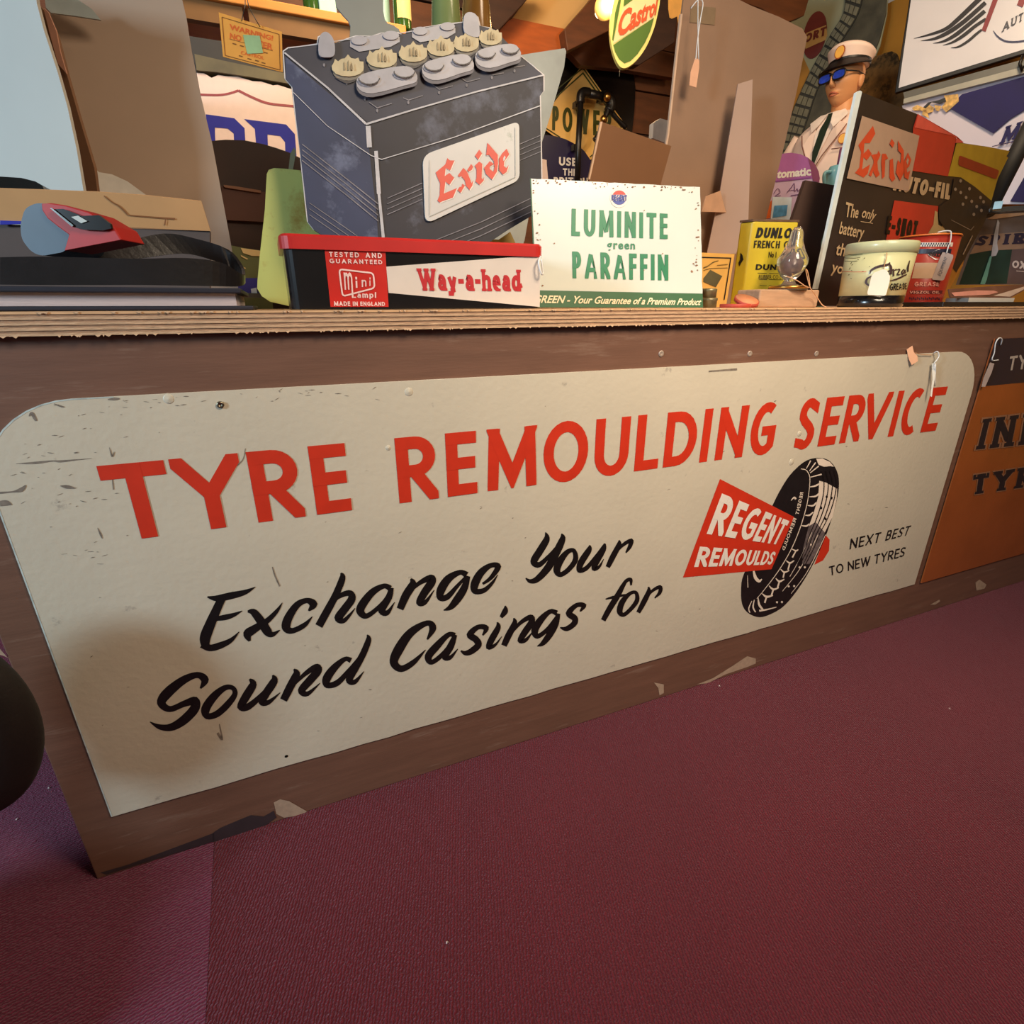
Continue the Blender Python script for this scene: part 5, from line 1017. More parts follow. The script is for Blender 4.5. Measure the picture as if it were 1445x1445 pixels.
nm = make('name_plate', slab(P, rrect(R2([(45, 400), (1135, 15), (1140, 680), (75, 1180)]), [14, 10, 10, 14]), .003, .004), mat('silver_paper', (196, 196, 194), .5, .06, 10, spot=(150, 160, 150), spot_amt=.35, spot_scale=10), t)
make('plate_border', stroke(MB(), P, R2([(118, 460, 5), (118, 1080, 5)]), .0044), mat('soft_grey', (164, 168, 164), .6), nm)
mb = MB(); stroke(mb, P, R2([(120, 1095, 8), (1090, 650, 9)]), .0044, sm=False); stroke(mb, P, R2([(1085, 90, 6), (1090, 640, 6)]), .0044, sm=False); make('plate_border', mb, mat('soft_grey', (164, 168, 164)), nm)
EX = [[(190, 598), (300, 505), (322, 435), (350, 462), (403, 462), (353, 575), (303, 548), (292, 640), (345, 603), (400, 658), (345, 738), (300, 700), (283, 835), (432, 772), (385, 880), (270, 920), (235, 938), (210, 915), (236, 850), (240, 720), (204, 640)],
      [(440, 632), (502, 545), (545, 590), (585, 690), (595, 720), (614, 685), (605, 745), (572, 795), (530, 745), (520, 690), (480, 640), (455, 650)], [(590, 500), (612, 535), (600, 565), (560, 590), (545, 570)], [(490, 725), (520, 745), (470, 828), (435, 795), (460, 760), (480, 760)],
      [(630, 520), (680, 475), (715, 500), (708, 660), (720, 680), (738, 645), (730, 690), (685, 738), (638, 700), (650, 660), (650, 560)], [(632, 410), (680, 340), (712, 385), (668, 455)],
      [(772, 262), (890, 400), (893, 500), (880, 590), (825, 680), (755, 615), (735, 545), (800, 470), (845, 505), (800, 530), (800, 560), (840, 592), (852, 540), (845, 470), (790, 400), (758, 405)],
      [(990, 330), (1018, 395), (962, 475), (958, 525), (985, 550), (1012, 515), (990, 590), (945, 622), (903, 570), (905, 440), (940, 380)]]
make('letter_gap', ppoly(MB(), P, R2([(950, 440), (965, 408), (978, 425), (968, 458), (952, 470)]), .0058), mat('silver_paper', (196, 196, 194)), nm)
for qi, q in enumerate(EX): make('letter', ppoly(MB(), P, R2([(a+9, b+9) for a, b in q]), .0046), mat('letter_shadow', (230, 226, 222), .6), nm); make('letter', ppoly(MB(), P, R2(q), .0050+.0001*qi), mat('gothic_red', (206, 78, 62), .5, .05), nm)
# --- long tin with red lid
L7 = tr(440, 330, 4.25); Yt = .015; P = y_plane(Yt)
t = thing('long_tin', 'long black and white lamp tin with a red lid at the counter edge', 'tin', on_y(590, 436, Yt+.06))
xl, xr = on_y(411, 430, Yt).x, on_y(764, 430, Yt).x; zl_ = zz(590, 357, Yt); zlt = zz(590, 337, Yt)
def rbox(x0, x1, y0, y1, z0, z1, r, n=5):
    def rg(z, e=0):
        out = []
        for cx, cy, a0 in ((x1-r, y1-r, 0), (x0+r, y1-r, 90), (x0+r, y0+r, 180), (x1-r, y0+r, 270)):
            out += [Vector((cx+(r+e)*math.cos(math.radians(a0+90*i/n)), cy+(r+e)*math.sin(math.radians(a0+90*i/n)), z)) for i in range(n+1)]
        return out
    return rg
rg = rbox(xl, xr, Yt, Yt+.12, 0, 0, .014)
make('body', MB().loft([rg(H+.001), rg(zl_+.004)], smooth=False), mat('tin_black', (20, 17, 18), .22, .2, 10, coat=.5), t)
rg2 = rbox(xl-.004, xr+.003, Yt-.003, Yt+.123, 0, 0, .015)
make('lid', MB().loft([rg2(zl_), rg2(zlt-.003), rg2(zlt, -.003)], smooth=False), mat('lid_red', (190, 40, 38), .35, .08, 20, coat=.4, spot=(90, 50, 40), spot_amt=.22, spot_scale=60), t)
P = y_plane(Yt)
make('red_panel', ppoly(MB(), P, L7([(74, 72), (440, 86), (460, 438), (112, 438)]), .0006), mat('panel_red', (196, 34, 26), .4, .05, coat=.3), t)
make('white_wedge', ppoly(MB(), P, L7([(446, 197), (1368, 128), (1366, 438), (460, 354)]), .0006), mat('wedge_white', (218, 206, 196), .4, .05, 20, coat=.3), t)
mb = MB(); text(mb, P, 'TESTED  AND', L7([(104, 138), (420, 146), (418, 116), (102, 108)]), .0012, .2, gap=.35); text(mb, P, 'GUARANTEED', L7([(106, 176), (422, 183), (420, 158), (104, 149)]), .0012, .2, gap=.3)
text(mb, P, 'MADE IN ENGLAND', L7([(134, 432), (438, 433), (437, 408), (132, 405)]), .0012, .22, gap=.18)
stroke(mb, P, L7(rrect([(163, 212), (368, 236), (376, 325), (184, 375)], 22)), .0012, w=2.2, closed=True, sm=False)
text(mb, P, 'm', L7([(197, 335), (245, 335), (238, 190), (186, 190)]), .0012, .14); text(mb, P, 'ini', L7([(262, 325), (352, 312), (352, 262), (258, 258)]), .0012, .15, gap=.4)
text(mb, P, 'Lampl', L7([(243, 384), (385, 384), (385, 350), (240, 350)]), .0012, .2, gap=.2); stroke(mb, P, L7([(240, 300, 9), (244, 384, 9)]), .0013, sm=False)
make('white_lettering', mb, mat('soft_pink_white', (240, 205, 200), .5), t)
mb = MB(); text(mb, P, 'Way-a-head', L7([(648, 340), (1250, 345), (1248, 215), (630, 207)]), .0008, .22, gap=.1, serif=.7, xs=.95); make('red_lettering', mb, mat('crimson_ink', (188, 34, 44), .5), t)
mb = MB(); tube_px(mb, [(763, 362, .012), (760, 370, .006), (763, 384, .004), (766, 386, .006), (764, 366, .008)], .0013); make('string_loop', mb, m_string, t)
# --- Luminite sign
L3 = tr(720, 0, 3.142); P = level_plane((748, 252), (988, 264), .16, lean=7)
t = thing('paraffin_sign', 'white metal paraffin sign with green lettering standing at the counter edge', 'sign', on_y(870, 433, .15))
def jit(px, a=.7): return [(x+random.uniform(-a, a), y+random.uniform(-a, a)) for x, y in px]
def seg(a, b, n): return [(a[0]+(b[0]-a[0])*i/n, a[1]+(b[1]-a[1])*i/n) for i in range(n)]
bd = jit(seg((748, 252), (988, 264), 26)+seg((988, 264), (991.5, 434), 14), .5)+[(991.5, 434), (758, 434)]+jit(seg((758, 434), (748, 252), 10), .2)
make('board', slab(P, bd, .0015), mat('pale_enamel', (202, 210, 204), .4, .04, 8, coat=.2, spot=(150, 110, 84), spot_amt=.2, spot_scale=30), t)
make('edge_strip', slab(P, [(748, 252), (749.3, 252.3), (757, 415), (755, 415)], .002, .0006), mat('dark_green_edge', (40, 90, 66), .5), t)
mrs = mat('rust_brown', (142, 104, 80), .8, .4, 60)
mb = MB(); rr = random.Random(3)
for k in range(90):
    u = rr.random(); e = rr.random()
    if e < .5: x, y = 750+238*u, 253.5+12*u+abs(rr.gauss(0, 3.2))
    elif e < .7: x, y = 986-abs(rr.gauss(0, 4)), 266+120*u
    elif e < .9: x, y = 751+9*u+abs(rr.gauss(0, 3)), 254+160*u
    else: x, y = 760+220*u, 262+140*rr.random()
    s_ = rr.uniform(.4, 1.5); ppoly(mb, P, [(x+s_*1.3*math.cos(a)*rr.uniform(.6, 1.2), y+s_*math.sin(a)*rr.uniform(.6, 1.2)) for a in [i*1.05 for i in range(6)]], .0006+.00002*(k % 9))
o_ = make('rust_spots', mb, mrs, t); o_['kind'] = 'stuff'
mgn = mat('emerald_ink', (28, 122, 84), .45, .06, 20)
mb = MB(); text(mb, P, 'LUMINITE', L3([(270, 1046), (697, 1060), (697, 948), (272, 925)]), .0006, .165, gap=.15, xs=.62); make('lettering', mb, mgn, t)
mb = MB(); btext(mb, P, 'green', L3([(428, 1103), (552, 1105), (552, 1068), (428, 1064)]), .001, .02, sp=1.15); make('lettering', mb, mgn, t)
mb = MB(); text(mb, P, 'PARAFFIN', L3([(276, 1234), (700, 1244), (700, 1130), (274, 1115)]), .0006, .165, gap=.15, xs=.62); make('lettering', mb, mgn, t)
make('green_band', ppoly(MB(), P, L3([(108, 1287), (852, 1302), (854, 1363), (112, 1363)]), .0008), mat('band_green', (52, 98, 66), .45, .06, 20), t)
mb = MB(); btext(mb, P, 'GREEN - Your Guarantee of a Premium Product', L3([(104, 1342), (842, 1353), (848, 1325), (108, 1308)]), .0016, .022, .25); make('cream_lettering', mb, mat('cream_ink', (236, 222, 190), .5), t)
make('roundel', ppoly(MB(), P, L3(ellipse(482, 877, 40, 44)), .0008), m_white, t); make('roundel_red', ppoly(MB(), P, L3(ellipse(482, 877, 32, 32, 14, 205, 335)), .0012), mat('roundel_red', (206, 60, 54), .5), t); make('roundel_blue', ppoly(MB(), P, L3(ellipse(482, 877, 32, 32, 14, 25, 155)), .0012), mat('roundel_blue', (52, 70, 150), .5), t)
mb = MB(); text(mb, P, 'REGENT', L3([(448, 890), (516, 892), (516, 866), (448, 864)]), .0016, .26, gap=.14); make('blue_lettering', mb, mat('roundel_blue', (52, 70, 150)), t)
# --- brown card back, tall card
P = y_plane(.42, yaw=8, x0=on_y(890, 220, .42).x)
t = board('brown_card_back', 'plain brown back of a small tilted card above the paraffin sign', 'card', P, Q4([(718, 735), (1362, 960), (1265, 1310), (1130, 2460), (520, 2460), (600, 1270)]), .004, mat('dark_tan_board', (120, 82, 52), .7, .08, 6), loc=on_y(880, 434, .42))
make('light_edge', slab(P, Q4([(703, 735), (722, 735), (606, 1270), (590, 1270)]), .004, .001), mat('pale_edge', (208, 176, 150), .7), t)
P = y_plane(.55, lean=3)
t = thing('tall_card', 'tall tan back of a showcard with a strut, standing right of the paraffin sign', 'showcard', on_y(1000, 434, .55))
make('board', slab(P, [(972, -60), (1020, -12), (1060, 8), (1100, 24), (1132, 40), (1139, 52), (1124, 130), (1107, 204), (1081, 309), (1060, 434), (905, 434), (931, 256), (943, 190), (950, 130), (955, 80), (962, 20)], .005), m_card, t)
make('light_edge', slab(P, [(960, 20), (963, 20), (956, 80), (944, 190), (932, 256), (930, 256), (941.5, 190), (953.5, 80)], .006, .0012), mat('pale_edge', (208, 176, 150)), t)
make('strut', slab(Plane(on_y(1045, 250, .50), (-.35, -1, .1)), L3([(1010, 372), (1075, 352), (1055, 1000), (1000, 1125), (872, 1125), (930, 850)]), .004), mat('strut_card', (176, 146, 128), .8, .06, 6), t)
make('hinge_flap', slab(Plane(on_y(1005, 290, .49), (.2, -1, 0)), L3([(868, 870), (932, 846), (955, 935), (958, 942), (850, 938)]), .003), mat('flap_tan', (196, 152, 120), .8), t)
make('tape_patch', slab(y_plane(.55, lean=3), L3([(800, 25), (910, 35), (905, 112), (795, 100)]), .0006, .0012), mat('aged_tape', (134, 110, 82), .6), t)
mb = MB(); tube_px(mb, [(975, 12, .54), (985, 0, .53), (992, 4, .53), (988, 30, .53), (984, 60, .53), (982, 84, .53)], .0013); make('string', mb, m_string, t)
mb = MB(); tube_px(mb, [(985, -4, .53), (985, 40, .53), (986, 84, .53)], .0011); make('string', mb, m_string, t)
make('price_ticket', slab(y_plane(.53), L3([(820, 258), (838, 262), (838, 300), (825, 388), (795, 378), (800, 320)]), .001), mat('pink_tag', (232, 178, 144)), t)
t = tag(make('wall_switch', slab(y_plane(.8), L3([(636, 545), (665, 525), (705, 535), (705, 640), (632, 612)]), .02), mat('switch_white', (214, 196, 176), .5)), 'white switch box peeping out left of the tall tan card', 'switch')
# --- valve card, round tins, discs
J6 = tr(980, 240, 6.88); P = y_plane(.19, yaw=-6, x0=on_y(1010, 400, .19).x)
t = board('valve_box', 'small yellow box with a dark diamond picture right of the paraffin sign', 'box', P, J6([(10, 798), (390, 815), (306, 1330), (10, 1330)]), .03, mat('box_yellow', (214, 166, 84), .5, .06, 20), loc=on_y(1010, 434, .19))
mb = MB(); stroke(mb, P, J6([(10, 845, 10), (350, 855, 10), (285, 1260, 10)]), .001, sm=False); make('dark_border', mb, m_black, t)
mb = MB(); stroke(mb, P, J6([(85, 950, 12), (130, 930, 10), (180, 895, 10), (230, 880, 6)]), .001); stroke(mb, P, J6([(85, 975, 7), (160, 955, 6), (320, 950, 6)]), .001); stroke(mb, P, J6([(215, 925, 6), (320, 915, 6)]), .001, sm=False); make('script_lettering', mb, mat('olive_ink', (110, 90, 40), .5), t)
make('diamond_picture', ppoly(MB(), P, J6([(150, 968), (268, 1030), (205, 1138), (85, 1085), (85, 1050)]), .001), mat('olive_picture', (84, 78, 50), .5, .2, 30), t)
def cyl(xl, xr, Y):
    """upright cylinder seen between photo columns xl and xr at counter level"""
    a, b = ray(xl, 433), ray(xr, 433); ta, tb = math.atan2(a.x, a.y), math.atan2(b.x, b.y); m = (ta+tb)/2; D = (Y-CAM.y)/math.cos(m)
    return Vector((CAM.x+D*math.sin(m), Y, H)), D*math.sin((tb-ta)/2)
class Cyl:
    def __init__(s, c, r0, r1, h): s.c, s.r0, s.r1, s.h = c, r0, r1, h
    def at(s, x, y, off=0.0):
        d = ray(x, y); p = CAM-s.c; z = (s.c.z+s.h/2); r = s.r0
        for _ in range(3):
            A_ = d.x**2+d.y**2; B_ = 2*(p.x*d.x+p.y*d.y); rr_ = r+off; C_ = p.x**2+p.y**2-rr_**2
            D_ = max(B_*B_-4*A_*C_, 0); tt = (-B_-math.sqrt(D_))/(2*A_); q = CAM+d*tt; r = s.r0+(s.r1-s.r0)*(q.z-s.c.z)/s.h
        return q
c, r = cyl(986, 1011, .10)
m_tin = mat('aged_tin', (120, 112, 84), .4, .3, 60, metal=.5)
t = thing('round_tin', 'small round grey tin at bottom of the pair in front of the yellow box', 'tin', c, 'small round tins'); make('body', MB().lathe([(r, 0), (r, .012), (r*1.04, .013), (r*1.04, .017), (r*.9, .018)], c, 24), m_tin, t)
c2 = c+Vector((-.001, .002, .0185)); t = thing('round_tin', 'small round grey tin on top of the pair in front of the yellow box', 'tin', c2, 'small round tins'); make('body', MB().lathe([(r*.97, 0), (r*.97, .010), (r*1.0, .011), (r*1.0, .015), (r*.85, .016)], c2, 24), m_tin, t)
c, r = cyl(1015, 1060, .05); m_disc = mat('red_rubber', (176, 66, 50), .6, .15, 40); m_dtop = mat('tan_patch', (206, 130, 88), .7, .12, 40)
t = thing('rubber_disc', 'flat red rubber disc lying on the counter before the chalk tin', 'disc', c, 'red rubber discs'); make('disc', MB().lathe([(r, 0), (r, .0062), (r*.96, .007)], c, 30), m_disc, t)
c2, r = cyl(1036, 1073, .06); c2 = c2+Vector((.0, .004, .0125)); ax = Vector((-.05, -.42, .9))
t = thing('rubber_disc', 'red rubber disc with tan face tilted on top of the flat disc', 'disc', c2, 'red rubber discs'); make('disc', MB().lathe([(r, -.003), (r, .003)], c2, 30, ax), m_disc, t); make('tan_face', MB().lathe([(r*.93, .003), (r*.93, .0036)], c2, 30, ax), m_dtop, t)
# --- chalk tin
zt_ = zz(1063, 310, .17); A1 = on_z(1063, 310, zt_); A2 = on_z(1127.5, 311, zt_); A3 = on_z(1044.7, 312, zt_)
e1 = (A2-A1); e1.z = 0; e2 = (A3-A1); e2.z = 0; nn = Vector((e1.y, -e1.x, 0)).normalized(); nn = nn if nn.dot(CAM-A1) > 0 else -nn
bk = -nn*.055
t = thing('chalk_tin', 'rusty yellow french chalk tin behind the wood block', 'tin', (A1.x, A1.y, H))
ft = [Vector((p.x, p.y, H)) for p in (A1, A1+e1, A1+e1+bk, A1+e2*1.0)]
make('body', MB().prism(ft, (0, 0, zt_-H-.003)), mat('chalk_yellow', (196, 172, 40), .4, .12, 14, coat=.3, spot=(120, 78, 24), spot_amt=.36, spot_scale=16), t, bevel=.003)
cen = sum(ft, Vector())/4
make('lid', MB().prism([cen+(p-cen)*1.02+Vector((0, 0, zt_-H-.003)) for p in ft], (0, 0, .004)), mat('lid_rust', (90, 62, 40), .5, .3, 60), t)
P = Plane(A1, nn); mb = MB()
text(mb, P, 'DUNLOP', J6([(590, 658), (990, 664), (1005, 564), (605, 558)]), .001, .24, gap=.12, xs=.85, shear=.1); text(mb, P, 'FRENCH CHA', J6([(572, 756), (1000, 762), (1010, 690), (580, 684)]), .001, .16, gap=.12, xs=.7)
text(mb, P, 'DUNLOP', J6([(590, 968), (975, 974), (985, 920), (598, 914)]), .001, .22, gap=.12); btext(mb, P, 'No 1', J6([(716, 848), (790, 850), (794, 792), (720, 790)]), .001, .02); btext(mb, P, 'RUBBER CO LTD', J6([(620, 1055), (890, 1060), (890, 1020), (625, 1016)]), .001)
for k in range(3): stroke(mb, P, J6([(610+10*k, 1000+k*60, 5), (700, 1003+k*60, 5)]), .001, sm=False); stroke(mb, P, J6([(720, 1003+k*60, 5), (860, 1006+k*60, 5)]), .001, sm=False)
make('black_lettering', mb, m_black, t)
P2 = Plane(A1, Vector((e2.y, -e2.x, 0)))
make('black_figure', ppoly(MB(), P2, J6([(450, 800), (470, 830), (478, 870), (455, 905), (440, 935), (430, 900), (445, 870)]), .001), m_black, t)
# --- wood block with glass ornament
Yw = .07; a, b = on_y(1070, 432, Yw), on_y(1153, 432, Yw); zt_ = zz(1110, 408.5, Yw)
t = thing('wood_block', 'small pale wooden block under the glass ornament at the counter edge', 'block', ((a.x+b.x)/2, Yw+.03, H))
make('block', MB().box(((a.x+b.x)/2, Yw+.03, (H+zt_)/2), (b.x-a.x, .06, zt_-H)), mat('pale_wood', (178, 142, 112), .7, .12, 20, .2, 60, stretch=(1, 8, 8)), t, bevel=.003)
zb0 = zt_; cx = on_y(1113, 400, Yw+.025); hh = zz(1116, 320, Yw+.025)-zb0
t = thing('glass_ornament', 'clear glass bulb shaped ornament on the small wooden block', 'ornament', (cx.x, Yw+.025, zb0))
mgl = mat('clear_glass', (240, 240, 240), .04, 0, trans=.92)
k_ = (b.x-a.x)/83
make('glass_body', MB().lathe([(.0001, .0), (19*k_, .0), (17*k_, .004), (7*k_, hh*.10), (5*k_, hh*.16), (9*k_, hh*.22), (12*k_, hh*.3), (15*k_, hh*.42), (15*k_, hh*.5), (11*k_, hh*.62), (7*k_, hh*.78), (6*k_, hh*.92), (3.5*k_, hh), (.0001, hh)], (cx.x, Yw+.025, zb0), 28), mgl, t)
make('inner_core', MB().lathe([(.0001, hh*.25), (7*k_, hh*.33), (8*k_, hh*.45), (.0001, hh*.6)], (cx.x, Yw+.025, zb0), 16), mat('smoky_core', (110, 70, 62), .3, .2), t)
make('base_ring', MB().lathe([(18.5*k_, .0045), (19.2*k_, .002), (19.2*k_, .006), (17*k_, .008)], (cx.x, Yw+.025, zb0), 24), mat('brass', (200, 150, 80)), t)
t = tag(make('string', MB().tube([on_y(*p) for p in smooth([(1110, 390, .08), (1125, 396, .06), (1142, 406, .055), (1140, 385, .09), (1137, 381, .1), (1143, 405, .055), (1152, 418, .06), (1160, 430, .055), (1166, 433, .05)], 4)], .0009, 6), mat('tan_string', (200, 150, 110))), 'thin tan string trailing from the glass ornament over the block', 'string')
# --- dark strut panel, round top display, jug
t = tag(make('dark_strut_panel', slab(y_plane(.33, yaw=-14, x0=on_y(1150, 300, .33).x), J6([(1080, 98), (1370, 150), (1345, 330), (1230, 700), (1190, 1330), (960, 1330), (960, 900), (950, 480)]), .012), mat('dark_brown_board', (64, 40, 28), .6, .15, 8)), 'dark brown board leaning left of the black battery showcard', 'board')
P = y_plane(.62)
t = board('pink_display', 'pink and lilac display card with a round top behind the chalk tin', 'showcard', P, [(1101, 218), (1112, 215.5), (1125, 216.5), (1139, 222), (1150, 232), (1156, 248), (1157, 262), (1150, 300), (1140, 434), (1060, 434), (1078, 312), (1085, 284), (1095, 240)], .004, mat('lilac_card', (214, 182, 206), .5, .04, 8), loc=on_y(1100, 434, .62))
make('purple_disc', ppoly(MB(), P, C9([(110, 1105), (140, 1094), (200, 1088), (270, 1098), (330, 1125), (385, 1175), (415, 1235), (425, 1290), (418, 1310), (360, 1290), (70, 1320), (85, 1230)]), .001), mat('mauve', (176, 104, 164), .5, .05), t)
make('maroon_part', ppoly(MB(), P, C9([(330, 1125), (385, 1175), (415, 1235), (425, 1290), (418, 1320), (370, 1310), (350, 1200)]), .0015), mat('dusty_maroon', (142, 76, 104), .5), t)
mb = MB(); btext(mb, P, 'tomatic', C9([(82, 1286), (355, 1262), (352, 1200), (95, 1225)]), .002, .045); make('white_lettering', mb, m_white, t)
mb = MB(); stroke(mb, P, C9([(75, 1312, 12), (355, 1282, 12)]), .002, sm=False); make('violet_rule', mb, mat('violet_rule', (146, 84, 150), .5), t)
mb = MB(); stroke(mb, P, C9([(165, 1400, 5), (200, 1360, 7), (222, 1330, 5), (225, 1390, 6), (245, 1370, 5), (250, 1390, 5), (275, 1365, 4)]), .002); stroke(mb, P, C9([(180, 1385, 4), (225, 1380, 4)]), .002, sm=False); stroke(mb, P, C9([(60, 1410, 5), (90, 1370, 5), (110, 1400, 5), (70, 1430, 5), (115, 1425, 5)]), .002); stroke(mb, P, C9([(195, 1425, 7), (262, 1415, 7)]), .002, sm=False); make('scribble', mb, mat('violet_ink', (104, 66, 110), .5), t)
make('orange_strip', ppoly(MB(), P, [(1082, 290), (1089, 282), (1087, 308), (1079, 309)], .001), mat('notice_orange', (232, 108, 40)), t)
make('picture_card', slab(P, J6([(752, 262), (938, 266), (922, 520), (728, 520)]), .001, .003), mat('pale_frame', (222, 232, 238), .5), t)
make('blue_picture', ppoly(MB(), P, J6([(765, 348), (895, 340), (882, 445), (748, 465)]), .004), mat('sky_picture', (96, 160, 206), .4, .25, 60), t)
Yj = .7; a = on_y(1170, 255, Yj); b = on_y(1200, 255, Yj); rj = .035; zj = zz(1180, 234, Yj)
t = thing('turquoise_jug', 'turquoise enamel jug half hidden behind the black battery showcard', 'jug', (a.x+rj, Yj, H))
mtq = mat('turquoise_enamel', (118, 170, 176), .35, .05, coat=.3)
make('body', MB().lathe([(rj*1.1, 0), (rj*1.1, (zj-H)*.6), (rj, zj-H-.02), (rj*.8, zj-H)], (a.x+rj, Yj, H), 24), mtq, t)
make('handle', MB().tube([on_y(x, y, Yj) for x, y in smooth([(1172, 243), (1166, 243), (1163, 248), (1164, 262), (1170, 275)], 4)], .0055, 8), mtq, t)
make('stopper', MB().lathe([(.012, zj-H), (.012, zj-H+.05), (.006, zj-H+.055)], (a.x+rj+.005, Yj, H), 14), mat('dusty_maroon', (142, 76, 104)), t)
# --- black battery showcard
B4 = tr(1140, 120, 4.515); P = level_plane((1213, 129), (1293, 160), .24, lean=0)
t = thing('black_showcard', 'black red and yellow battery advertising showcard behind the two grease tins', 'showcard', P.at(1185, 432))
ZC = zz  
full = B4([(330, 40), (690, 182), (990, 370), (1140, 392), (1285, 420), (1268, 450), (1278, 462), (1240, 500), (1210, 600), (1170, 740), (1120, 880), (1030, 1040), (985, 1150), (900, 1300), (870, 1408), (60, 1408), (45, 1300)])
make('board', slab(P, full, .006), mat('card_black', (44, 37, 34), .45, .2, 10, coat=.1), t)
make('white_edge', slab(P, B4([(308, 48), (330, 36), (342, 44), (62, 1300), (40, 1300)]), .006, .0012), mat('worn_white_edge', (214, 226, 228), .6), t)
mr1 = mat('card_red', (188, 58, 40), .5, .06); 
make('red_block', ppoly(MB(), P, B4([(695, 184), (945, 328), (890, 582), (650, 545), (668, 272)]), .0012), mr1, t)
make('daylit_wedge', ppoly(MB(), P, B4([(697, 186), (990, 368), (935, 370), (945, 328), (676, 272)]), .0018), mat('daylit_red', (222, 92, 76), .5), t)  # daylight on the card's red, painted as a brighter wedge
make('yellow_field', ppoly(MB(), P, B4([(945, 368), (990, 372), (1140, 394), (1283, 421), (1262, 455), (1272, 465), (1205, 600), (1165, 742), (1060, 650), (965, 588), (890, 580)]), .0012), mat('card_yellow', (182, 152, 44), .5, .1, 20), t)
make('red_label', ppoly(MB(), P, rrect(B4([(958, 448), (1215, 545), (1195, 602), (952, 512)]), 3), .0022), mat('label_red', (150, 50, 28), .5), t)
make('red_panel', ppoly(MB(), P, B4([(548, 735), (828, 772), (820, 860), (770, 930), (800, 1000), (790, 1100), (480, 1100), (495, 985)]), .0012), mr1, t)
make('cream_dropper', ppoly(MB(), P, B4([(805, 800), (822, 810), (826, 890), (900, 935), (920, 1100), (720, 1100), (765, 940), (795, 890)]), .0018), mat('dropper_cream', (190, 160, 110), .5), t)
make('amber_field', ppoly(MB(), P, B4([(860, 860), (960, 930), (1000, 1050), (985, 1150), (900, 1300), (870, 1400), (800, 1400), (830, 1000)]), .0014), mat('amber', (176, 124, 48), .5), t)
make('drawn_battery', ppoly(MB(), P, B4([(925, 600), (968, 588), (1060, 650), (1170, 742), (1118, 880), (1020, 1060), (940, 1196), (905, 1150), (870, 1080), (925, 1010), (830, 860), (828, 775), (905, 720)]), .0022), mat('drawn_black', (36, 30, 28), .5, .25, 30), t)
mb = MB()
for x, y in ((965, 612), (1022, 662), (1092, 718), (1112, 745), (932, 665), (966, 686), (1000, 718), (1036, 742), (1068, 775), (1098, 800), (980, 760), (1050, 825)): ppoly(mb, P, B4(ellipse(x, y, 9, 11, 10)), .003)
stroke(mb, P, B4([(905, 860, 3), (1030, 925, 4), (1050, 900, 3)]), .003, sm=False); stroke(mb, P, B4([(1040, 960, 6), (980, 1080, 8)]), .003, sm=False)
make('cell_tops', mb, mat('cell_grey', (150, 134, 116), .5), t)
make('cream_square', ppoly(MB(), P, B4([(337, 198), (703, 325), (633, 678), (240, 596)]), .0028), mat('square_tan', (178, 148, 126), .5, .04), t)
mor = mat('gothic_orange', (204, 76, 42), .5)
G2 = [[(405, 262), (420, 312), (385, 372), (350, 372), (345, 440), (375, 408), (398, 440), (365, 482), (345, 462), (335, 540), (385, 508), (372, 565), (345, 592), (290, 562), (318, 528), (330, 430), (312, 385)],
      [(392, 448), (430, 440), (436, 540), (448, 572), (425, 592), (408, 560), (408, 480)], [(440, 420), (452, 448), (418, 520), (392, 585), (376, 575), (400, 520)],
      [(462, 440), (485, 440), (500, 470), (482, 478), (478, 585), (462, 600), (456, 500)], [(510, 480), (530, 470), (536, 560), (545, 600), (525, 618), (508, 590)], [(522, 345), (540, 372), (528, 402), (508, 378)],
      [(560, 355), (598, 420), (600, 560), (575, 612), (548, 560), (560, 480), (578, 500), (582, 440), (562, 420)], [(624, 432), (645, 478), (632, 522), (616, 534), (620, 560), (640, 545), (626, 605), (602, 590), (600, 490)]]
for qi, q in enumerate(G2): make('letter', ppoly(MB(), P, B4(q), .0034+.0002*qi), mor, t)
make('letter_gap', ppoly(MB(), P, B4([(621, 465), (629, 482), (620, 512), (613, 490)]), .0052), mat('square_tan', (178, 148, 126)), t)
mb = MB(); text(mb, P, 'AUTO-FIL', B4([(535, 670), (897, 732), (908, 632), (570, 570)]), .002, .26, gap=.1, xs=.75); mcl = mat('card_cream', (196, 168, 130), .5)
btext(mb, P, 'The', B4([(228, 838), (312, 848), (326, 770), (240, 742)]), .002, .015); btext(mb, P, 'only', B4([(336, 842), (420, 862), (440, 800), (348, 772)]), .002, .015, .2)
stroke(mb, P, B4([(330, 870, 4), (408, 882, 4)]), .002, sm=False); btext(mb, P, 'battery', B4([(192, 945), (345, 978), (362, 900), (208, 868)]), .002, .015); btext(mb, P, 'that', B4([(168, 1080), (285, 1100), (300, 1025), (186, 1000)]), .002, .015); btext(mb, P, 'you', B4([(142, 1190), (245, 1210), (262, 1145), (158, 1118)]), .002, .015)
make('cream_lettering', mb, mcl, t)
mb = MB(); text(mb, P, 'E-SHOT', B4([(490, 948), (680, 980), (700, 868), (508, 832)]), .002, .22, gap=.12, xs=.55); make('dark_lettering', mb, m_black, t)
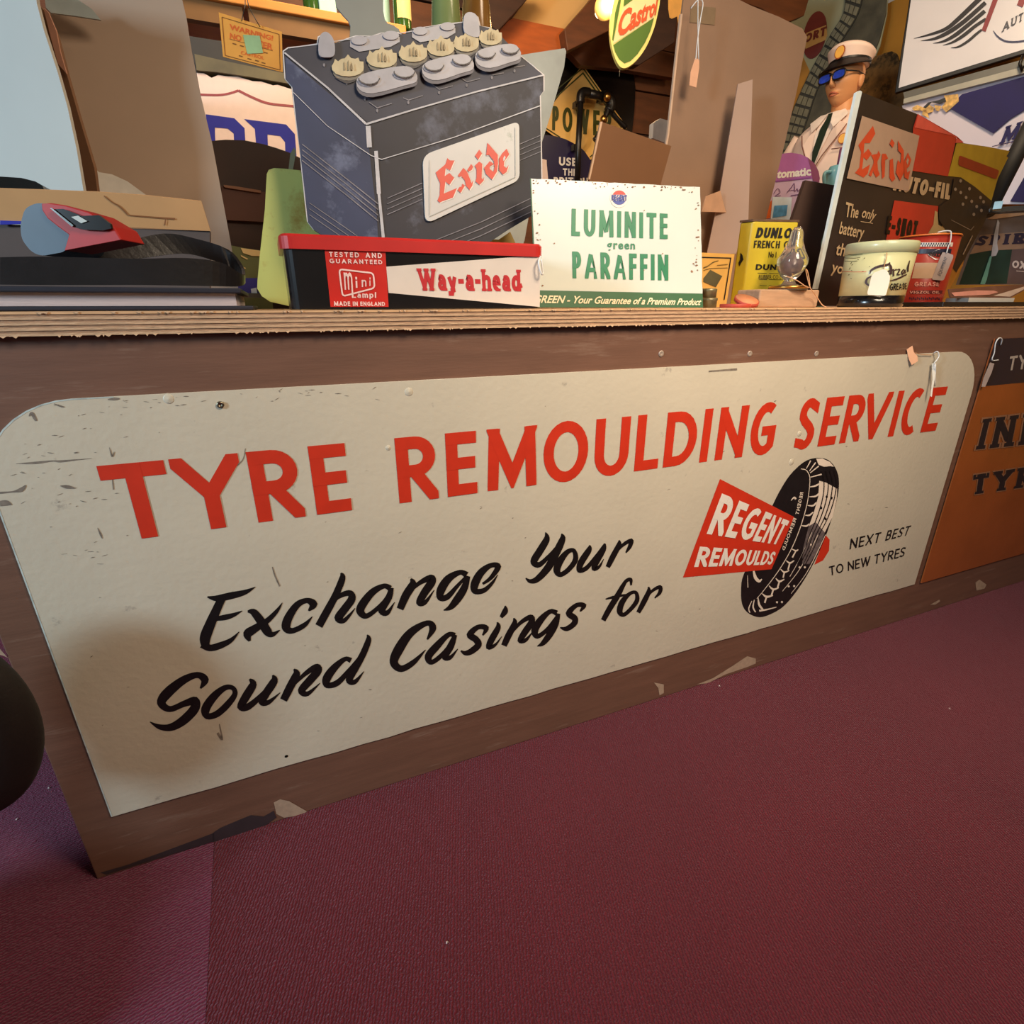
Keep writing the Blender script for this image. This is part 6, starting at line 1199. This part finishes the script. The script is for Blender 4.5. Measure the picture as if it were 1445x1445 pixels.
# --- grease tins
V7 = tr(1180, 310, 8.03)
def tin(xl, xr, Y, ytop, taper, lb, mbody, cat='tin'):
    c, r = cyl(xl, xr, Y); d = ray((xl+xr)/2+6, ytop); D = (Vector((c.x, c.y, 0))-Vector((CAM.x, CAM.y, 0))).length-r; h = CAM.z+d.z/math.hypot(d.x, d.y)*D-H
    t = thing('grease_tin', lb, cat, c); return t, c, r, h
t, c, r, h = tin(1180, 1274, .10, 340, 1, 'cream and black grease tin with a white swing ticket', None)
r1 = r*1.06
S = Cyl(c, r, r1, h); zof = lambda y: (S.at(*V7([(400, y)])[0]).z-H)
zb1, zl1 = zof(860), zof(372)
mcrm = mat('cream_tin', (208, 206, 158), .35, .06, 10, coat=.3, spot=(128, 104, 76), spot_amt=.3, spot_scale=50)
make('body', MB().lathe([(r, zb1), (r+(r1-r)*zl1/h, zl1)], c, 48), mcrm, t)
make('black_base', MB().lathe([(r*.97, 0), (r, .004), (r*1.002, zb1)], c, 48), mat('tin_black', (20, 17, 18)), t)
make('lid', MB().lathe([(r1*1.015, zl1), (r1*1.02, h-.004), (r1*.99, h), (r1*.9, h)], c, 48), mat('lid_cream', (196, 200, 160), .35, .1, 12, coat=.3, spot=(104, 78, 50), spot_amt=.36, spot_scale=30), t)
mb = MB()
for q in ([(385, 755, 14), (340, 720, 26), (350, 670, 22), (400, 640, 12)], [(380, 615, 10), (400, 570, 22), (480, 530, 26), (580, 510, 26), (610, 485, 16)], [(595, 490, 10), (620, 540, 30), (618, 620, 24)], [(560, 590, 8), (620, 575, 14), (660, 560, 8)], [(650, 560, 12), (650, 640, 20)], [(655, 580, 8), (685, 560, 16)],
          [(690, 565, 8), (720, 565, 14), (695, 620, 14), (730, 618, 8)], [(770, 560, 12), (745, 590, 16), (755, 620, 14), (780, 570, 10), (785, 610, 12)], [(835, 460, 8), (815, 540, 20), (815, 590, 12)], [(610, 690, 6), (680, 675, 18), (800, 620, 14)]):
    stroke(mb, S, V7(q), .0012)
make('script_lettering', mb, mat('brown_ink', (60, 34, 34), .5), t)
mb = MB(); text(mb, S, 'GREASE', V7([(605, 805), (800, 790), (800, 715), (612, 725)]), .0012, .18, gap=.12, xs=.8); stroke(mb, S, V7([(565, 905, 6), (600, 885, 6), (630, 890, 6)]), .0012)
for k in range(3): stroke(mb, S, V7([(105-k*6, 395+k*38, 5), (200, 400+k*36, 6), (300-k*30, 390+k*38, 5)]), .0012)
for k in range(14): x, y = 60+rr.random()*420, 430+rr.random()*400; stroke(mb, S, V7([(x, y, 5), (x+14, y+rr.uniform(-25, 25), 6)]), .0012, sm=False)
make('black_lettering', mb, m_black, t)
mb = MB(); stroke(mb, S, V7([(55, 585, 5), (200, 592, 5), (340, 590, 5)]), .0012); make('red_rule', mb, mat('roundel_red', (206, 60, 54)), t)
PT = Plane(S.at(1240, 395, .004), -ray(1240, 395)*1.0+Vector((0, 0, 0))); PT.n = Vector((PT.n.x, PT.n.y, 0)).normalized()
make('swing_ticket', slab(PT, V7([(530, 560), (572, 572), (610, 640), (605, 700), (565, 850), (545, 862), (360, 852), (352, 830), (400, 640), (430, 600)]), .0008, .001), m_tag, t)
make('ticket_string', MB().tube([S.at(*p, .003) for p in V7([(572, 372), (570, 430), (550, 500), (530, 590)])], .0008, 6), mat('tan_string', (200, 150, 110)), t)
t, c, r, h = tin(1250, 1328, .21, 331, 1, 'red grease tin with an orange lid and a paper ticket', None)
r1 = r*1.08; S = Cyl(c, r, r1, h); zl1 = zof(235)
make('body', MB().lathe([(r*.98, 0), (r, .003), (r1, zl1)], c, 48), mat('tin_red', (168, 48, 36), .35, .08, 10, coat=.3), t)
make('lid', MB().lathe([(r1*1.02, zl1), (r1*1.04, h-.004), (r1*1.01, h), (r1*.9, h)], c, 48), mat('lid_orange', (226, 118, 50), .35, .08, 10, coat=.3), t)
def band(y0, y1, m, name, off=.0006, x0=700, x1=1330):
    n = 20; vs = []
    for k in range(n+1):
        x = x0+(x1-x0)*k/n
        for y in (y0, y1): vs.append(S.at(*V7([(x-(y-240)*.22, y)])[0], off))
    make(name, MB().add(vs, [(2*k, 2*k+2, 2*k+3, 2*k+1) for k in range(n)]), m, t)
band(258, 305, m_white, 'check_ground'); band(330, 385, mat('tin_navy', (40, 40, 58), .4), 'navy_band'); band(488, 665, mat('buff_panel', (198, 162, 132), .5), 'buff_panel', x0=950, x1=1290)
mb = MB()
for k in range(12):
    for j in (0, 1): x, y = 960+k*28+j*14, 262+j*20; ppoly(mb, S, V7([(x, y), (x+13, y), (x+11, y+20), (x-2, y+20)]), .0012)
for k in range(16): x, y = 830+k*22, 875+8*(k % 2); ppoly(mb, S, V7([(x, y), (x+10, y+2), (x+14, y+28), (x+4, y+26)]), .0012)
make('checks', mb, mat('tin_navy', (40, 40, 58)), t)
make('lozenge', ppoly(MB(), S, V7([(1035, 395), (1165, 330), (1290, 390), (1260, 430), (1120, 455)]), .0014), m_white, t)
mb = MB(); text(mb, S, 'VIGZOL', V7([(1050, 410), (1270, 425), (1275, 365), (1040, 368)]), .0022, .26, gap=.12); make('black_lettering', mb, m_black, t)
mb = MB(); text(mb, S, 'GREASE', V7([(885, 755), (1165, 755), (1170, 705), (890, 705)]), .0014, .2, gap=.16); make('pale_lettering', mb, mat('pinky', (222, 150, 134), .5), t)
band(800, 840, mat('tin_dark_red', (96, 30, 30), .5), 'dark_band', x0=980, x1=1330)
mb = MB(); text(mb, S, 'VIGZOL OIL', V7([(830, 838), (1170, 838), (1175, 808), (835, 806)]), .0014, .2, gap=.16); make('pale_lettering', mb, mat('pinky', (222, 150, 134)), t)
PT = Plane(S.at(1330, 372, .006), -ray(1330, 372)); PT.n = Vector((PT.n.x, PT.n.y, 0)).normalized()
pt = make('paper_ticket', slab(PT, V7([(1205, 370), (1260, 375), (1325, 400), (1325, 430), (1220, 680), (1200, 690), (1090, 680), (1085, 665), (1180, 420)]), .0008, .001), mat('grey_tag', (170, 150, 142)), t)
mb = MB(); btext(mb, PT, 'EQUIPMENT', V7([(1180, 640), (1262, 430), (1230, 415), (1148, 620)]), .0016); make('ticket_writing', mb, mat('slate_ink', (66, 66, 76)), t)
make('ticket_string', MB().tube([PT.at(*p, .003) for p in V7(smooth([(1150, 145), (1220, 130), (1290, 130), (1302, 160), (1295, 240), (1270, 310), (1250, 380)], 3))], .0014, 6), m_string, t)
# --- right end: tray of papers, framed poster
U = tr(1320, 230, 6.88)
def flat(px, Y0, Y1, z0, z1, m, name, lb, cat, dx=.0):
    a, b = on_y(px[0], 433, Y0).x, on_y(px[1], 433, Y0).x
    return tag(make(name, MB().box(((a+b)/2, (Y0+Y1)/2, (z0+z1)/2), (b-a, Y1-Y0, z1-z0)), m, bevel=.001), lb, cat)
z1, z2, z3 = zz(1380, 426, .04), zz(1380, 420, .04), 0
flat((1330, 1500), .04, .20, H+.0005, z1, mat('tray_black', (22, 18, 18), .4), 'black_tray', 'shallow black tray at right end of the counter', 'tray')
t = thing('print_stack', 'pale board with coloured prints on the black tray at right end', 'print', on_y(1390, 425, .2))
a, b = on_y(1364, 433, .045).x, on_y(1428, 433, .045).x
make('white_board', MB().prism([Vector((a, .045, z1)), Vector((b, .045, z1)), Vector((b+.12, .135, z1)), Vector((a+.07, .135, z1))], (0, 0, z2-z1)), mat('bluish_white_card', (186, 196, 196)), t)
P = Plane(Vector((0, .07, z2)), (0, -1, .35))
make('print_sheet', slab(P, U([(130, 1225), (560, 1195), (860, 1180), (900, 1215), (740, 1305), (150, 1305)]), .003), mat('brown_print', (110, 74, 62), .3, .3, 20, coat=.3), t)
make('pink_shape', ppoly(MB(), P, U([(150, 1260), (400, 1238), (560, 1240), (605, 1255), (520, 1280), (180, 1295)]), .001), mat('pink_print', (206, 140, 124), .3), t)
make('pale_shape', ppoly(MB(), P, U([(560, 1290), (860, 1200), (860, 1225), (720, 1300)]), .001), mat('pale_print', (200, 176, 160), .3), t)
P = Plane(on_y(1400, 350, .46), (-.25, -1, 0))
t = thing('framed_poster', 'glazed grey and teal poster leaning at the far right of the counter', 'poster', P.at(1360, 402))
make('backing', slab(P, U([(508, 500), (1200, 420), (1200, 1180), (228, 1182), (330, 900), (400, 720)]), .012), mat('slate_poster', (112, 106, 108), .3, .2, 8), t)
make('wood_rail', slab(P, U([(518, 498), (1200, 412), (1200, 462), (560, 545), (505, 545)]), .014, .006), mat('beige_rail', (176, 148, 122), .6), t)
make('buff_band', ppoly(MB(), P, U([(430, 700), (1200, 640), (1200, 815), (520, 850), (330, 885), (385, 790)]), .001), mat('buff_band', (156, 134, 118), .5), t)
make('teal_field', ppoly(MB(), P, U([(330, 888), (520, 852), (742, 840), (690, 1172), (228, 1180)]), .001), mat('teal_field', (34, 64, 62), .3, .4, 8), t)
make('grey_field', ppoly(MB(), P, U([(742, 840), (1200, 800), (1200, 1160), (690, 1172)]), .001), mat('mauve_grey', (104, 92, 98), .3, .2, 10), t)
mb = MB(); text(mb, P, 'SPIRE', U([(392, 805), (1010, 775), (1030, 665), (420, 710)]), .002, .24, gap=.3, serif=.8, xs=.9); make('navy_lettering', mb, mat('navy_slab', (46, 44, 72), .5), t)
mb = MB(); text(mb, P, 'OX', U([(735, 1015), (870, 1035), (885, 955), (745, 945)]), .002, .24, gap=.1); stroke(mb, P, U([(780, 1048, 6), (860, 1055, 6)]), .002, sm=False); make('white_lettering', mb, mat('cool_white', (226, 222, 226)), t)
gp = make('reflection_streak', ppoly(MB(), P, U([(595, 550), (612, 580), (590, 780), (600, 850), (580, 900), (530, 910), (560, 700)]), .0035), mat('pale_reflection', (186, 196, 216), .2), t)  # reflections in the glazing, painted as pale shapes over the poster
make('reflection_streak', ppoly(MB(), P, U([(520, 905), (540, 905), (490, 1130), (470, 1178), (425, 1178), (470, 1050)]), .0035), mat('teal_reflection', (110, 176, 170), .2), t)
